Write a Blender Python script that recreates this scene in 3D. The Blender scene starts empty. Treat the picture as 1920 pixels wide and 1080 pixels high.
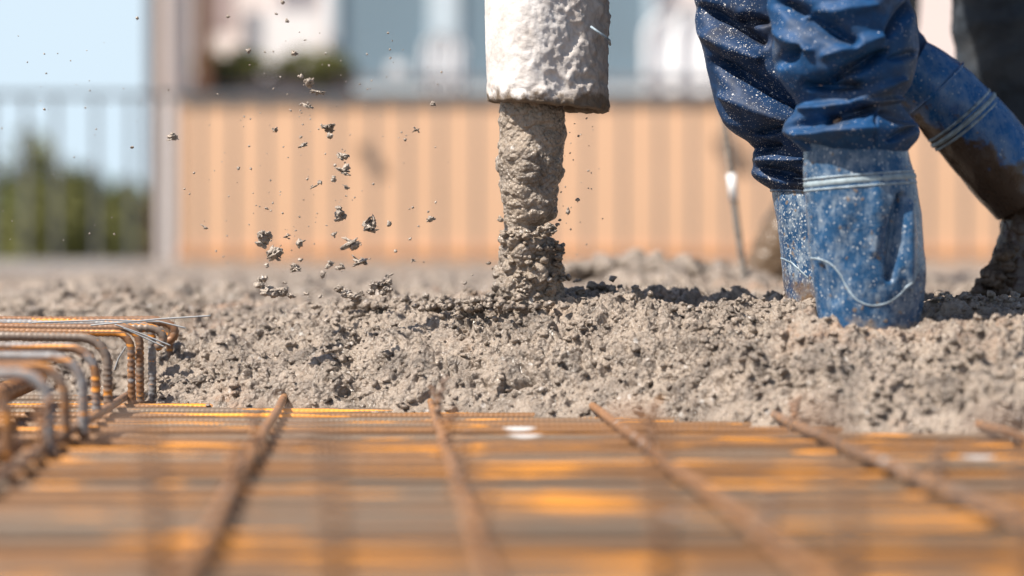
import bpy, bmesh, math, random
import numpy as np
from mathutils import Vector, Matrix

random.seed(7)
RNG = np.random.default_rng(11)
R = math.radians

# ------------------------------------------------------------------ camera, sky, sun, exposure
scene = bpy.context.scene
col = scene.collection
CAMZ = 0.21
FPX = 85.0 / 36.0 * 1920.0
cam_d = bpy.data.cameras.new('camera')
cam = bpy.data.objects.new('camera', cam_d)
col.objects.link(cam)
cam.location = (0, 0, CAMZ)
cam.rotation_euler = (R(90), 0, 0)
cam_d.lens = 85
cam_d.sensor_width = 36
cam_d.shift_y = -91.0 / 1920.0
cam_d.clip_start = 0.05
cam_d.clip_end = 4000
cam_d.dof.use_dof = True
cam_d.dof.focus_distance = 3.11
cam_d.dof.aperture_fstop = 2.0
scene.camera = cam

SUN = Vector((-0.62, -0.36, 0.95)).normalized()
world = bpy.data.worlds.new("World")
scene.world = world
world.use_nodes = True
wn = world.node_tree
bg = wn.nodes['Background']
sky = wn.nodes.new('ShaderNodeTexSky')
sky.sky_type = 'NISHITA'
sky.sun_disc = False
sky.sun_elevation = math.asin(SUN.z)
sky.sun_rotation = math.atan2(SUN.x, SUN.y)
sky.altitude = 200
sky.air_density = 1.0
sky.dust_density = 1.6
sky.ozone_density = 1.3
# pale summer haze low over the whole horizon, clear blue above
tc = wn.nodes.new('ShaderNodeTexCoord'); sp_ = wn.nodes.new('ShaderNodeSeparateXYZ')
wn.links.new(tc.outputs['Generated'], sp_.inputs[0])
mr = wn.nodes.new('ShaderNodeMapRange'); mr.interpolation_type = 'SMOOTHSTEP'
mr.inputs['From Min'].default_value = 0.1; mr.inputs['From Max'].default_value = 0.34
mr.inputs['To Min'].default_value = 1.0; mr.inputs['To Max'].default_value = 0.0
wn.links.new(sp_.outputs[2], mr.inputs[0])
mx = wn.nodes.new('ShaderNodeMix'); mx.data_type = 'RGBA'
wn.links.new(mr.outputs[0], mx.inputs[0]); wn.links.new(sky.outputs[0], mx.inputs[6])
mx.inputs[7].default_value = (6.1, 7.4, 8.4, 1)
wn.links.new(mx.outputs[2], bg.inputs[0])
bg.inputs[1].default_value = 0.07
sd = bpy.data.lights.new('sun', 'SUN')
sd.energy = 5.0
sd.angle = R(0.55)
sd.color = (1.0, 0.93, 0.84)
sun = bpy.data.objects.new('sun', sd)
col.objects.link(sun)
sun.rotation_euler = SUN.to_track_quat('Z', 'Y').to_euler()
scene.view_settings.view_transform = 'Standard'
scene.view_settings.look = 'None'
scene.view_settings.exposure = 0.76
scene.view_settings.gamma = 1
scene.view_settings.use_curve_mapping = False
scene.cycles.use_denoising = True
scene.cycles.max_bounces = 6


def P(px, py, d):
    """point of the place seen at photo pixel px, py at distance d"""
    return Vector(((px - 960) * d / FPX, d, CAMZ - (py - 449) * d / FPX))


# ------------------------------------------------------------------ numpy noise
def _h(i, j, k, s):
    n = (i.astype(np.int64) * 374761393 + j.astype(np.int64) * 668265263 + k.astype(np.int64) * 2147483647 + s * 974711) & 0x7fffffff
    n = ((n ^ (n >> 13)) * 1274126177) & 0x7fffffff
    return (n ^ (n >> 16)) & 0x7fffffff


def perlin(p, seed=0):
    i = np.floor(p).astype(np.int64)
    f = p - i
    u = f * f * f * (f * (f * 6 - 15) + 10)
    out = 0
    for a in (0, 1):
        wa = u[:, 0] if a else 1 - u[:, 0]
        for b in (0, 1):
            wb = u[:, 1] if b else 1 - u[:, 1]
            for c in (0, 1):
                wc = u[:, 2] if c else 1 - u[:, 2]
                h = _h(i[:, 0] + a, i[:, 1] + b, i[:, 2] + c, seed)
                gx = ((h & 1023) / 511.5 - 1)
                gy = (((h >> 10) & 1023) / 511.5 - 1)
                gz = (((h >> 20) & 1023) / 511.5 - 1)
                out = out + wa * wb * wc * (gx * (f[:, 0] - a) + gy * (f[:, 1] - b) + gz * (f[:, 2] - c))
    return out * 1.2


def fbm(p, oct=4, seed=0, gain=0.5):
    o, a = 0, 1
    for k in range(oct):
        o = o + a * perlin(p * (2.03 ** k) + 7.3 * k, seed + k)
        a *= gain
    return o


def pebbles(p, seed=0, keep=1.0):
    """rounded lumps: height of the tallest ball over p, unit cells"""
    i = np.floor(p).astype(np.int64)
    best = np.zeros(len(p))
    for a in (-1, 0, 1):
        for b in (-1, 0, 1):
            for c in (-1, 0, 1):
                ii, jj, kk = i[:, 0] + a, i[:, 1] + b, i[:, 2] + c
                h = _h(ii, jj, kk, seed)
                h2 = _h(jj, kk, ii, seed + 91)
                dx = ii + (h & 1023) / 1023 - p[:, 0]
                dy = jj + ((h >> 10) & 1023) / 1023 - p[:, 1]
                dz = kk + ((h >> 20) & 1023) / 1023 - p[:, 2]
                rr = 0.35 + 0.6 * ((h2 & 255) / 255)
                ok = ((h2 >> 8) & 255) / 255 < keep
                q = 1 - (dx * dx + dy * dy + dz * dz) / (rr * rr)
                v = np.where(ok, np.sqrt(np.maximum(q, 0)) * rr, 0)
                best = np.maximum(best, v)
    return best


# ------------------------------------------------------------------ mesh helpers
def mesh_obj(name, verts, faces, mat=None, parent=None, smooth=True):
    me = bpy.data.meshes.new(name)
    verts = np.asarray(verts, dtype=np.float32)
    if isinstance(faces, np.ndarray):
        n, k = faces.shape
        me.vertices.add(len(verts))
        me.vertices.foreach_set('co', verts.ravel())
        me.loops.add(n * k)
        me.loops.foreach_set('vertex_index', faces.ravel().astype(np.int32))
        me.polygons.add(n)
        me.polygons.foreach_set('loop_start', np.arange(0, n * k, k, dtype=np.int32))
        me.polygons.foreach_set('loop_total', np.full(n, k, dtype=np.int32))
        me.update(calc_edges=True)
    else:
        me.from_pydata([tuple(map(float, v)) for v in verts], [], faces)
    me.polygons.foreach_set('use_smooth', [smooth] * len(me.polygons))
    me.validate()
    if mat:
        me.materials.append(mat)
    o = bpy.data.objects.new(name, me)
    col.objects.link(o)
    if parent:
        o.parent = parent
    return o


def grid_faces(nr, nc, wrap=False):
    r = np.arange(nr - 1)[:, None]
    c = np.arange(nc if wrap else nc - 1)[None, :]
    c2 = (c + 1) % nc
    a = r * nc + c
    b = r * nc + c2
    d = (r + 1) * nc + c
    e = (r + 1) * nc + c2
    return np.stack([a, b, e, d], -1).reshape(-1, 4)


def tag(o, label=None, cat=None, group=None, kind=None):
    if label: o['label'] = label
    if cat: o['category'] = cat
    if group: o['group'] = group
    if kind: o['kind'] = kind
    return o


def empty(name, loc=(0, 0, 0)):
    e = bpy.data.objects.new(name, None)
    e.location = loc
    e.empty_display_size = 0.05
    col.objects.link(e)
    return e


def keep_world(child, parent):
    """parent a mesh whose vertices are in world coordinates"""
    child.parent = parent
    child.matrix_parent_inverse = Matrix.Translation(parent.location).inverted()


class MB:
    def __init__(s):
        s.v = []; s.f = []; s.n = 0

    def add(s, v, f):
        v = np.asarray(v, float)
        for q in f:
            s.f.append([int(i) + s.n for i in q])
        s.v.append(v); s.n += len(v)

    def box(s, x0, y0, z0, x1, y1, z1, bev=0.0):
        b = min(bev, abs(x1 - x0) * .45, abs(y1 - y0) * .45, abs(z1 - z0) * .45)
        if b <= 0:
            v = [(x, y, z) for x in (x0, x1) for y in (y0, y1) for z in (z0, z1)]
            s.add(v, [(0, 1, 3, 2), (4, 6, 7, 5), (0, 4, 5, 1), (2, 3, 7, 6), (0, 2, 6, 4), (1, 5, 7, 3)])
        else:
            bm = bmesh.new()
            bmesh.ops.create_cube(bm, size=1)
            for q in bm.verts:
                q.co = Vector(((x0 + x1) / 2 + q.co.x * (x1 - x0), (y0 + y1) / 2 + q.co.y * (y1 - y0), (z0 + z1) / 2 + q.co.z * (z1 - z0)))
            bmesh.ops.bevel(bm, geom=bm.edges[:], offset=b, segments=2, affect='EDGES')
            bm.verts.index_update()
            s.add([tuple(q.co) for q in bm.verts], [[q.index for q in f.verts] for f in bm.faces])
            bm.free()

    def tube(s, pts, r, n=8, rib=0, ribp=0.008, cap=True):
        pts = np.asarray([tuple(p) for p in pts], float)
        t = np.gradient(pts, axis=0)
        t /= np.linalg.norm(t, axis=1)[:, None] + 1e-12
        up = np.array([0, 0, 1.]) if abs(t[0][2]) < .9 else np.array([1., 0, 0])
        L = np.concatenate([[0], np.cumsum(np.linalg.norm(np.diff(pts, axis=0), axis=1))])
        V = []
        u = np.cross(t[0], up)
        for k in range(len(pts)):
            u = u - t[k] * np.dot(u, t[k]); u /= np.linalg.norm(u)
            w = np.cross(t[k], u)
            th = np.arange(n) * 2 * math.pi / n
            rr = r[k] if hasattr(r, '__len__') else r
            rad = np.full(n, rr)
            if rib:
                rad = rr + rib * np.clip(np.sin(2 * math.pi * L[k] / ribp + 1.4 * np.cos(th)) * 1.6, -.3, 1) * (np.abs(np.sin(th)) > .25)
            V.append(pts[k] + np.cos(th)[:, None] * u * rad[:, None] + np.sin(th)[:, None] * w * rad[:, None])
        V = np.concatenate(V)
        F = grid_faces(len(pts), n, True)
        s.add(V, F)
        if cap:
            s.f.append([s.n - len(V) + i for i in range(n)][::-1])
            s.f.append([s.n - n + i for i in range(n)])

    def build(s, name, mat, parent=None, smooth=False):
        o = mesh_obj(name, np.concatenate(s.v), s.f, mat, None, smooth)
        if parent: keep_world(o, parent)
        return o


def _ico(level):
    bm = bmesh.new()
    bmesh.ops.create_icosphere(bm, subdivisions=level, radius=1)
    v = np.array([tuple(q.co) for q in bm.verts])
    bm.verts.index_update()
    f = np.array([[q.index for q in g.verts] for g in bm.faces])
    bm.free()
    return v, f


ICO = {k: _ico(k) for k in (1, 2, 3, 4)}


def lump_mesh(level, scale, seed, rough=0.45, freq=1.6):
    v, f = ICO[level]
    n = fbm(v * freq + seed * 3.17, 4, seed, .6)
    pb = pebbles(v * 2.2 + seed * 1.7, seed)
    q = v * (0.72 + rough * n + 0.32 * pb)[:, None]
    return q * np.asarray(scale), f


# ------------------------------------------------------------------ materials
def mat_new(name):
    m = bpy.data.materials.new(name)
    m.use_nodes = True
    nt = m.node_tree
    b = nt.nodes['Principled BSDF']
    return m, nt, b


def N(nt, typ, **kw):
    n = nt.nodes.new(typ)
    for k, v in kw.items():
        if k.startswith('i_'):
            key = k[2:]
            key = int(key) if key.isdigit() else key.replace('_', ' ')
            n.inputs[key].default_value = v
        else:
            setattr(n, k, v)
    return n


def noise(nt, co, scale, detail=4, rough=.55, dist=0):
    n = N(nt, 'ShaderNodeTexNoise')
    n.inputs['Scale'].default_value = scale
    n.inputs['Detail'].default_value = detail
    n.inputs['Roughness'].default_value = rough
    n.inputs['Distortion'].default_value = dist
    nt.links.new(co, n.inputs['Vector'])
    return n.outputs['Fac']


def ramp(nt, fac, a, b, lo=0., hi=1.):
    """linear 0..1 between a and b"""
    n = N(nt, 'ShaderNodeMapRange')
    n.inputs['From Min'].default_value = a
    n.inputs['From Max'].default_value = b
    n.inputs['To Min'].default_value = lo
    n.inputs['To Max'].default_value = hi
    nt.links.new(fac, n.inputs['Value'])
    return n.outputs['Result']


def mixc(nt, fac, a, b, mode='MIX'):
    n = N(nt, 'ShaderNodeMix', data_type='RGBA', blend_type=mode)
    if hasattr(fac, 'links') or hasattr(fac, 'is_linked'):
        nt.links.new(fac, n.inputs[0])
    else:
        n.inputs[0].default_value = fac
    for k, v in ((6, a), (7, b)):
        if isinstance(v, tuple):
            n.inputs[k].default_value = (*v, 1)
        else:
            nt.links.new(v, n.inputs[k])
    return n.outputs[2]


def mathn(nt, op, a, b=None):
    n = N(nt, 'ShaderNodeMath', operation=op)
    for k, v in ((0, a), (1, b)):
        if v is None: continue
        if isinstance(v, (int, float)): n.inputs[k].default_value = v
        else: nt.links.new(v, n.inputs[k])
    return n.outputs[0]


def bump(nt, b, h, strength=.5, dist=.002):
    n = N(nt, 'ShaderNodeBump')
    n.inputs['Strength'].default_value = strength
    n.inputs['Distance'].default_value = dist
    nt.links.new(h, n.inputs['Height'])
    nt.links.new(n.outputs[0], b.inputs['Normal'])


def voro(nt, co, scale, feature='F1', rnd=1):
    n = N(nt, 'ShaderNodeTexVoronoi', feature=feature)
    n.inputs['Scale'].default_value = scale
    n.inputs['Randomness'].default_value = rnd
    nt.links.new(co, n.inputs['Vector'])
    return n


def pos(nt):
    return N(nt, 'ShaderNodeNewGeometry').outputs['Position']


def objco(nt):
    return N(nt, 'ShaderNodeTexCoord').outputs['Object']


def sepz(nt, v):
    n = N(nt, 'ShaderNodeSeparateXYZ')
    nt.links.new(v, n.inputs[0])
    return n.outputs


def mapped(nt, v, scale=(1, 1, 1), rot=(0, 0, 0)):
    n = N(nt, 'ShaderNodeMapping')
    n.inputs['Scale'].default_value = scale
    n.inputs['Rotation'].default_value = rot
    nt.links.new(v, n.inputs[0])
    return n.outputs[0]


def specks(nt, co, scale, size, density, seed=0.):
    """0/1 mask of scattered round spots"""
    v = voro(nt, co, scale)
    spot = ramp(nt, v.outputs['Distance'], size, size * .6)
    c = N(nt, 'ShaderNodeSeparateColor')
    nt.links.new(v.outputs['Color'], c.inputs[0])
    keep = mathn(nt, 'LESS_THAN', c.outputs[0], density)
    szv = mathn(nt, 'MULTIPLY', spot, keep)
    return mathn(nt, 'MINIMUM', szv, 1.)


def make_concrete(name, light=(.285, .225, .175), dark=(.085, .063, .047), rough=(.14, .45), rust=True):
    m, nt, b = mat_new(name)
    co = pos(nt)
    f1 = noise(nt, co, 22, 6, .6)
    f2 = noise(nt, co, 220, 5, .65)
    f3 = noise(nt, co, 5, 3, .5)
    c = mixc(nt, ramp(nt, f1, .34, .56), dark, light)
    c = mixc(nt, ramp(nt, f2, .38, .7, 0, .45), c, (.46, .40, .34))
    if rust:
        r1 = mathn(nt, 'MULTIPLY', ramp(nt, f3, .56, .70), ramp(nt, noise(nt, co, 38, 4), .42, .66))
        c = mixc(nt, mathn(nt, 'MULTIPLY', r1, .6), c, (.40, .22, .12))
    # pale stones bare of paste
    sp = specks(nt, co, 85, .34, .07)
    c = mixc(nt, mathn(nt, 'MULTIPLY', sp, .6), c, (.58, .54, .5))
    nt.links.new(c, b.inputs['Base Color'])
    nt.links.new(ramp(nt, noise(nt, co, 60, 3), .35, .65, rough[0], rough[1]), b.inputs['Roughness'])
    b.inputs['Specular IOR Level'].default_value = .55
    vb = voro(nt, co, 190).outputs['Distance']
    h = mathn(nt, 'SUBTRACT', mathn(nt, 'MULTIPLY', noise(nt, co, 260, 6, .65), 1.2), mathn(nt, 'MULTIPLY', vb, .9))
    bump(nt, b, h, .8, .0035)
    return m


M_CON = make_concrete('wet_concrete')
M_CONW = make_concrete('flowing_concrete', (.28, .22, .165), (.13, .10, .075), (.12, .35), False)
M_SPL = make_concrete('splash_concrete', (.42, .35, .285), (.15, .115, .09), (.2, .5), False)


def make_mud():
    m, nt, b = mat_new('wet_mud')
    co = pos(nt)
    c = mixc(nt, ramp(nt, noise(nt, co, 40, 6), .35, .65), (.05, .032, .02), (.16, .11, .075))
    nt.links.new(c, b.inputs['Base Color'])
    b.inputs['Roughness'].default_value = .55
    bump(nt, b, noise(nt, co, 160, 5), .7, .004)
    return m


M_MUD = make_mud()


def make_rebar(name, scale_c, rust_c, bright, rmin, rmax):
    m, nt, b = mat_new(name)
    co = pos(nt)
    oi = N(nt, 'ShaderNodeObjectInfo').outputs['Random']
    # stretched along the bar (world X mostly)
    st = mapped(nt, co, (2.6, 70, 70))
    off = N(nt, 'ShaderNodeCombineXYZ')
    nt.links.new(mathn(nt, 'MULTIPLY', oi, 37), off.inputs[1])
    add = N(nt, 'ShaderNodeVectorMath', operation='ADD')
    nt.links.new(st, add.inputs[0]); nt.links.new(off.outputs[0], add.inputs[1])
    n1 = noise(nt, add.outputs[0], 1.0, 5, .6)
    n2 = noise(nt, co, 120, 5, .65)
    thr = mathn(nt, 'ADD', n1, mathn(nt, 'MULTIPLY', mathn(nt, 'SUBTRACT', oi, .5), .45))
    c = mixc(nt, ramp(nt, thr, rmin, rmax), scale_c, rust_c)
    c = mixc(nt, ramp(nt, n2, .4, .7, 0, .55), c, (.13, .07, .04))
    # bright fresh orange rust runs
    n3 = noise(nt, add.outputs[0], 2.1, 3, .5)
    c = mixc(nt, ramp(nt, n3, .59, .63), c, bright)
    # pale spots scattered along the bars
    sp = specks(nt, mapped(nt, co, (1, 3, 3)), 9, .2, .13)
    c = mixc(nt, mathn(nt, 'MULTIPLY', sp, .9), c, (.62, .6, .58))
    nt.links.new(c, b.inputs['Base Color'])
    b.inputs['Metallic'].default_value = 0.15
    nt.links.new(ramp(nt, n2, .3, .7, .3, .7), b.inputs['Roughness'])
    bump(nt, b, n2, .3, .001)
    return m


M_BAR = make_rebar('rusty_rebar', (.185, .14, .10), (.25, .12, .045), (.85, .33, .03), .42, .58)
M_BARY = make_rebar('brown_rebar', (.22, .15, .11), (.30, .15, .07), (.5, .24, .08), .40, .6)
M_STIR = make_rebar('bent_rebar', (.27, .27, .275), (.26, .13, .06), (.75, .30, .05), .47, .6)


def simple(name, c, rough=.7, var=.12, scale=8, spec=.4, metal=0):
    m, nt, b = mat_new(name)
    co = pos(nt)
    f = noise(nt, co, scale, 5, .6)
    lo = tuple(x * (1 - var) for x in c); hi = tuple(min(1, x * (1 + var)) for x in c)
    nt.links.new(mixc(nt, ramp(nt, f, .3, .7), lo, hi), b.inputs['Base Color'])
    b.inputs['Roughness'].default_value = rough
    b.inputs['Specular IOR Level'].default_value = spec
    b.inputs['Metallic'].default_value = metal
    bump(nt, b, noise(nt, co, scale * 20, 3), .15, .002)
    return m


def make_fabric(name, c, dens, dirt_shade_c, dirt_shade_amt, speck_c=(.72, .7, .68)):
    m, nt, b = mat_new(name)
    co = pos(nt)
    f = noise(nt, co, 14, 4, .55)
    base = mixc(nt, ramp(nt, noise(nt, co, 60, 4), .35, .7), tuple(x * .75 for x in c), tuple(x * 1.25 for x in c))
    base = mixc(nt, mathn(nt, 'MULTIPLY', ramp(nt, f, .5, .68), dirt_shade_amt), base, dirt_shade_c)  # patches for dirt and cloth shading together, painted in by noise
    w = noise(nt, mapped(nt, co, (900, 900, 250)), 1, 1)
    base = mixc(nt, ramp(nt, w, .3, .7, 0, .2), base, tuple(min(1, x * 1.5) for x in c))
    warp = co
    s1 = specks(nt, warp, 230, .24, dens)
    s2 = specks(nt, warp, 100, .15, dens * .4)
    s3 = specks(nt, warp, 420, .26, dens * 1.2)
    msk = ramp(nt, noise(nt, co, 13, 4), .38, .6)
    s = mathn(nt, 'MAXIMUM', mathn(nt, 'MULTIPLY', mathn(nt, 'MAXIMUM', s1, s3), msk), s2)
    base = mixc(nt, s, base, speck_c)
    nt.links.new(base, b.inputs['Base Color'])
    b.inputs['Roughness'].default_value = .62
    b.inputs['Specular IOR Level'].default_value = .3
    hh = mathn(nt, 'ADD', mathn(nt, 'MULTIPLY', w, .12), mathn(nt, 'ADD', mathn(nt, 'MULTIPLY', s, .9), noise(nt, co, 90, 3)))
    bump(nt, b, hh, .35, .0015)
    return m


BLUE = (.005, .027, .08)
M_TRA = make_fabric('speckled_blue_cloth', BLUE, .55, (.03, .028, .03), .9)
M_TRB = make_fabric('blue_cloth', (.004, .043, .125), .2, (.05, .055, .065), .9)
M_TRD = make_fabric('dirty_dark_cloth', (.022, .028, .036), .05, (.05, .05, .05), .6, (.15, .15, .15))  # dirty cloth, colour darkened further for the shadow on the right-edge leg
M_NAVY = make_fabric('navy_cloth', (.006, .03, .085), .02, (.03, .03, .035), .6)
M_JACK = simple('jacket_cloth', (.05, .07, .1), .8)
M_SKIN = simple('skin', (.5, .3, .2), .5)
M_SOLE = simple('black_rubber', (.02, .02, .02), .7)


def make_boot(name, dust, mud_lo, mud_hi, mudc=(.13, .075, .04), speck=.3, base=(.013, .055, .13), tilt=0):
    m, nt, b = mat_new(name)
    co = pos(nt)
    z = sepz(nt, co)[2]
    str_ = noise(nt, mapped(nt, co, (1, 1, .6)), 75, 8, .75)
    big = noise(nt, co, 14, 4)
    c = mixc(nt, ramp(nt, big, .3, .7), tuple(x * .8 for x in base), tuple(x * 1.35 for x in base))
    c = mixc(nt, mathn(nt, 'MULTIPLY', ramp(nt, str_, .47, .68), dust), c, (.30, .355, .40))
    wv = N(nt, 'ShaderNodeTexNoise'); wv.inputs['Scale'].default_value = 160; nt.links.new(co, wv.inputs['Vector'])
    wa = N(nt, 'ShaderNodeVectorMath', operation='MULTIPLY_ADD'); nt.links.new(wv.outputs['Color'], wa.inputs[0])
    wa.inputs[1].default_value = (.006, .006, .008); nt.links.new(co, wa.inputs[2])
    wc = wa.outputs[0]
    sp = mathn(nt, 'MAXIMUM', specks(nt, mapped(nt, wc, (1, 1, .8)), 260, .34, speck), specks(nt, wc, 120, .2, speck * .5))
    c = mixc(nt, mathn(nt, 'MULTIPLY', sp, .7), c, (.55, .57, .57))
    sp2 = specks(nt, wc, 110, .34, speck * .45)
    c = mixc(nt, mathn(nt, 'MULTIPLY', sp2, .8), c, (.19, .14, .10))
    # mud from the bottom up, edge broken by noise
    if tilt: z = mathn(nt, 'ADD', z, mathn(nt, 'MULTIPLY', mathn(nt, 'SUBTRACT', sepz(nt, co)[0], .66), tilt))
    zz = mathn(nt, 'ADD', z, mathn(nt, 'MULTIPLY', mathn(nt, 'SUBTRACT', noise(nt, co, 30, 6, .65), .5), .14))
    c = mixc(nt, ramp(nt, zz, mud_hi, mud_lo), c, mudc)
    nt.links.new(c, b.inputs['Base Color'])
    nt.links.new(ramp(nt, str_, .35, .7, .14, .5), b.inputs['Roughness'])
    bump(nt, b, mathn(nt, 'ADD', str_, sp2), .3, .0015)
    return m


M_BOOTB = make_boot('dusty_blue_rubber', .62, .085, .112, (.26, .21, .16), .3, (.011, .055, .13))
M_BOOTA = make_boot('spattered_blue_rubber', .9, .12, .165, (.15, .095, .055), .95)
M_BOOTC = make_boot('muddy_blue_rubber', .35, .318, .333, (.07, .042, .026), .12, (.012, .085, .23), .6)
M_BOOTM = make_boot('mud_caked_rubber', .3, .5, .7, (.13, .085, .05), .05)
M_PIPE = simple('pale_rubber_trim', (.24, .30, .345), .5, .55, 90)
M_BANDD = simple('dusty_band', (.25, .31, .34), .6, .35, 70)


def make_hose():
    m, nt, b = mat_new('cement_crusted_hose')
    co = pos(nt)
    z = sepz(nt, co)[2]
    x = sepz(nt, co)[0]
    n1 = noise(nt, co, 30, 6, .65)
    c = mixc(nt, ramp(nt, n1, .35, .65), (.50, .455, .42), (.70, .67, .65))
    # browner from the middle to the right, boundary varied by noise
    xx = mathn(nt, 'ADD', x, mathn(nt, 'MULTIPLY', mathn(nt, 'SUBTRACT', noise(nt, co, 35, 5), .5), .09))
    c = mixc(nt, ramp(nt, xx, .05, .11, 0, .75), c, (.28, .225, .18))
    c = mixc(nt, mathn(nt, 'MULTIPLY', specks(nt, co, 40, .18, .1), .6), c, (.45, .2, .1))
    zz = mathn(nt, 'ADD', z, mathn(nt, 'MULTIPLY', mathn(nt, 'SUBTRACT', noise(nt, co, 40, 5, .7), .5), .05))
    c = mixc(nt, ramp(nt, zz, .401, .391), c, (.15, .11, .075))
    nt.links.new(c, b.inputs['Base Color'])
    b.inputs['Roughness'].default_value = .7
    bump(nt, b, noise(nt, co, 200, 6, .7), .5, .003)
    return m


M_HOSE = make_hose()
M_STEEL = simple('grey_steel', (.30, .31, .32), .5, .2, 30)
M_ROD = simple('stained_rod', (.2, .18, .16), .6, .6, 120)
M_TAPE = simple('white_tape', (.8, .8, .8), .5, .03)
M_ORANGE = simple('orange_render', (.78, .48, .30), .85, .04, 1.2)
M_ORANGE2 = simple('orange_base_trim', (.55, .27, .12), .85, .05)
M_PINK = simple('pale_pink_render', (.80, .70, .66), .9, .04, 1.)
M_WHITE = simple('white_render', (.84, .80, .78), .9, .03, 1.)
M_BROWN = simple('brown_pipe', (.13, .06, .03), .5, .15)
M_DKPIPE = simple('dark_downpipe', (.10, .07, .06), .6, .15)
M_RAIL = simple('galvanised_rail', (.14, .145, .15), .55, .1, 4)
M_FRAME = simple('window_frame', (.55, .63, .68), .5, .05)
M_CURT = simple('white_curtain', (.86, .87, .88), .9, .02)
M_PLANTER = simple('dark_planter', (.06, .045, .05), .7, .2)
M_LEAF = simple('leaf_green', (.17, .17, .06), .7, .45, 3, .2)
M_LEAFD = simple('leaf_dark', (.10, .12, .045), .7, .45, 2, .2)
M_BARK = simple('bark', (.14, .1, .07), .9, .3)
M_SLAB = simple('site_floor', (.36, .34, .31), .9, .1)
M_GROUND = simple('grass_ground', (.12, .12, .06), .95, .3, .3)
M_HILL = simple('hazy_hill', (.17, .27, .28), .95, .1, .02)


def make_glass():
    m, nt, b = mat_new('window_glass')
    b.inputs['Base Color'].default_value = (.17, .235, .28, 1)
    b.inputs['Roughness'].default_value = .12
    b.inputs['Specular IOR Level'].default_value = .7
    return m


M_GLASS = make_glass()


def make_ply():
    m, nt, b = mat_new('formwork_ply')
    co = pos(nt)
    f = noise(nt, mapped(nt, co, (2, 30, 30)), 1.5, 5, .6)
    c = mixc(nt, ramp(nt, f, .3, .7), (.09, .052, .028), (.16, .095, .05))  # wood colour darkened to stand for shade between the bars
    c = mixc(nt, ramp(nt, noise(nt, co, 9, 4), .5, .7, 0, .6), c, (.2, .17, .14))
    nt.links.new(c, b.inputs['Base Color'])
    b.inputs['Roughness'].default_value = .6
    return m


M_PLY = make_ply()

# ------------------------------------------------------------------ ground and far setting
mb = MB(); mb.box(-400, -30, -3.6, 400, 3000, -3.5)
g = mb.build('ground', M_GROUND); tag(g, kind='structure')
mb = MB(); mb.box(-3.2, -1.5, -.30, 3.2, 12.3, -.045)
g = mb.build('formwork_deck', M_PLY); tag(g, kind='structure')
# hill, distance haze put into its teal colour
xs = np.linspace(-220, 60, 90); ys = np.linspace(330, 520, 20)
X, Y = np.meshgrid(xs, ys)
q = np.stack([X.ravel(), Y.ravel(), np.zeros(X.size)], 1)
Z = -4 + 16.5 * np.clip(1 - ((Y.ravel() - 430) / 110) ** 2, 0, 1) * (0.86 + .35 * fbm(q * .012 + 5, 4, 3)) + .8 * fbm(q * .08, 3, 8)
q[:, 2] = Z
g = mesh_obj('hill', q, grid_faces(20, 90), M_HILL); tag(g, kind='structure')


# ------------------------------------------------------------------ fresh concrete
def sstep(a, b, x):
    t = np.clip((x - a) / (b - a), 0, 1)
    return t * t * (3 - 2 * t)


EX = np.array([-3.2, -1.2, -.75, -.56, -.49, -.46, -.30, -.04, .14, .32, .54, .8, 3.2])
EY = np.array([3.7, 3.6, 3.5, 3.42, 3.25, 3.13, 3.07, 2.97, 2.89, 2.75, 2.62, 2.58, 2.5])


def edge_y(x):
    q = np.stack([x * 9, np.zeros_like(x), np.zeros_like(x)], 1)
    return np.interp(x, EX, EY) + .022 * fbm(q, 4, 21)


def base_z(x, y):
    t = y - edge_y(x)
    H = .082 + .052 * sstep(-.5, -.14, x) - .008 * sstep(.12, .3, x)
    L = .12 - .015 * sstep(.2, .5, x)
    z = np.where(t > 0, H * (1 - np.exp(-np.maximum(t, 0) / L)), t * .8)
    far = sstep(3.38, 3.75, y)
    z = z * (1 - far) + .108 * far * sstep(0, .4, t) + z * far * (1 - sstep(0, .4, t))
    # splash mound under the hose
    z = z + .020 * np.exp(-(((x - .03) / .13) ** 2 + ((y - 3.16) / .11) ** 2))
    # old pile farther back
    z = z + .064 * np.exp(-((np.abs(x - .20) / .13) ** 2 + (np.abs(y - 4.5) / .2) ** 2)) + .03 * np.exp(-(((x - .42) / .2) ** 2 + ((y - 4.6) / .2) ** 2)) * (x < .5)
    z = z + .03 * np.exp(-(((x - .33) / .2) ** 2 + ((y - 4.1) / .15) ** 2))
    return z


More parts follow.
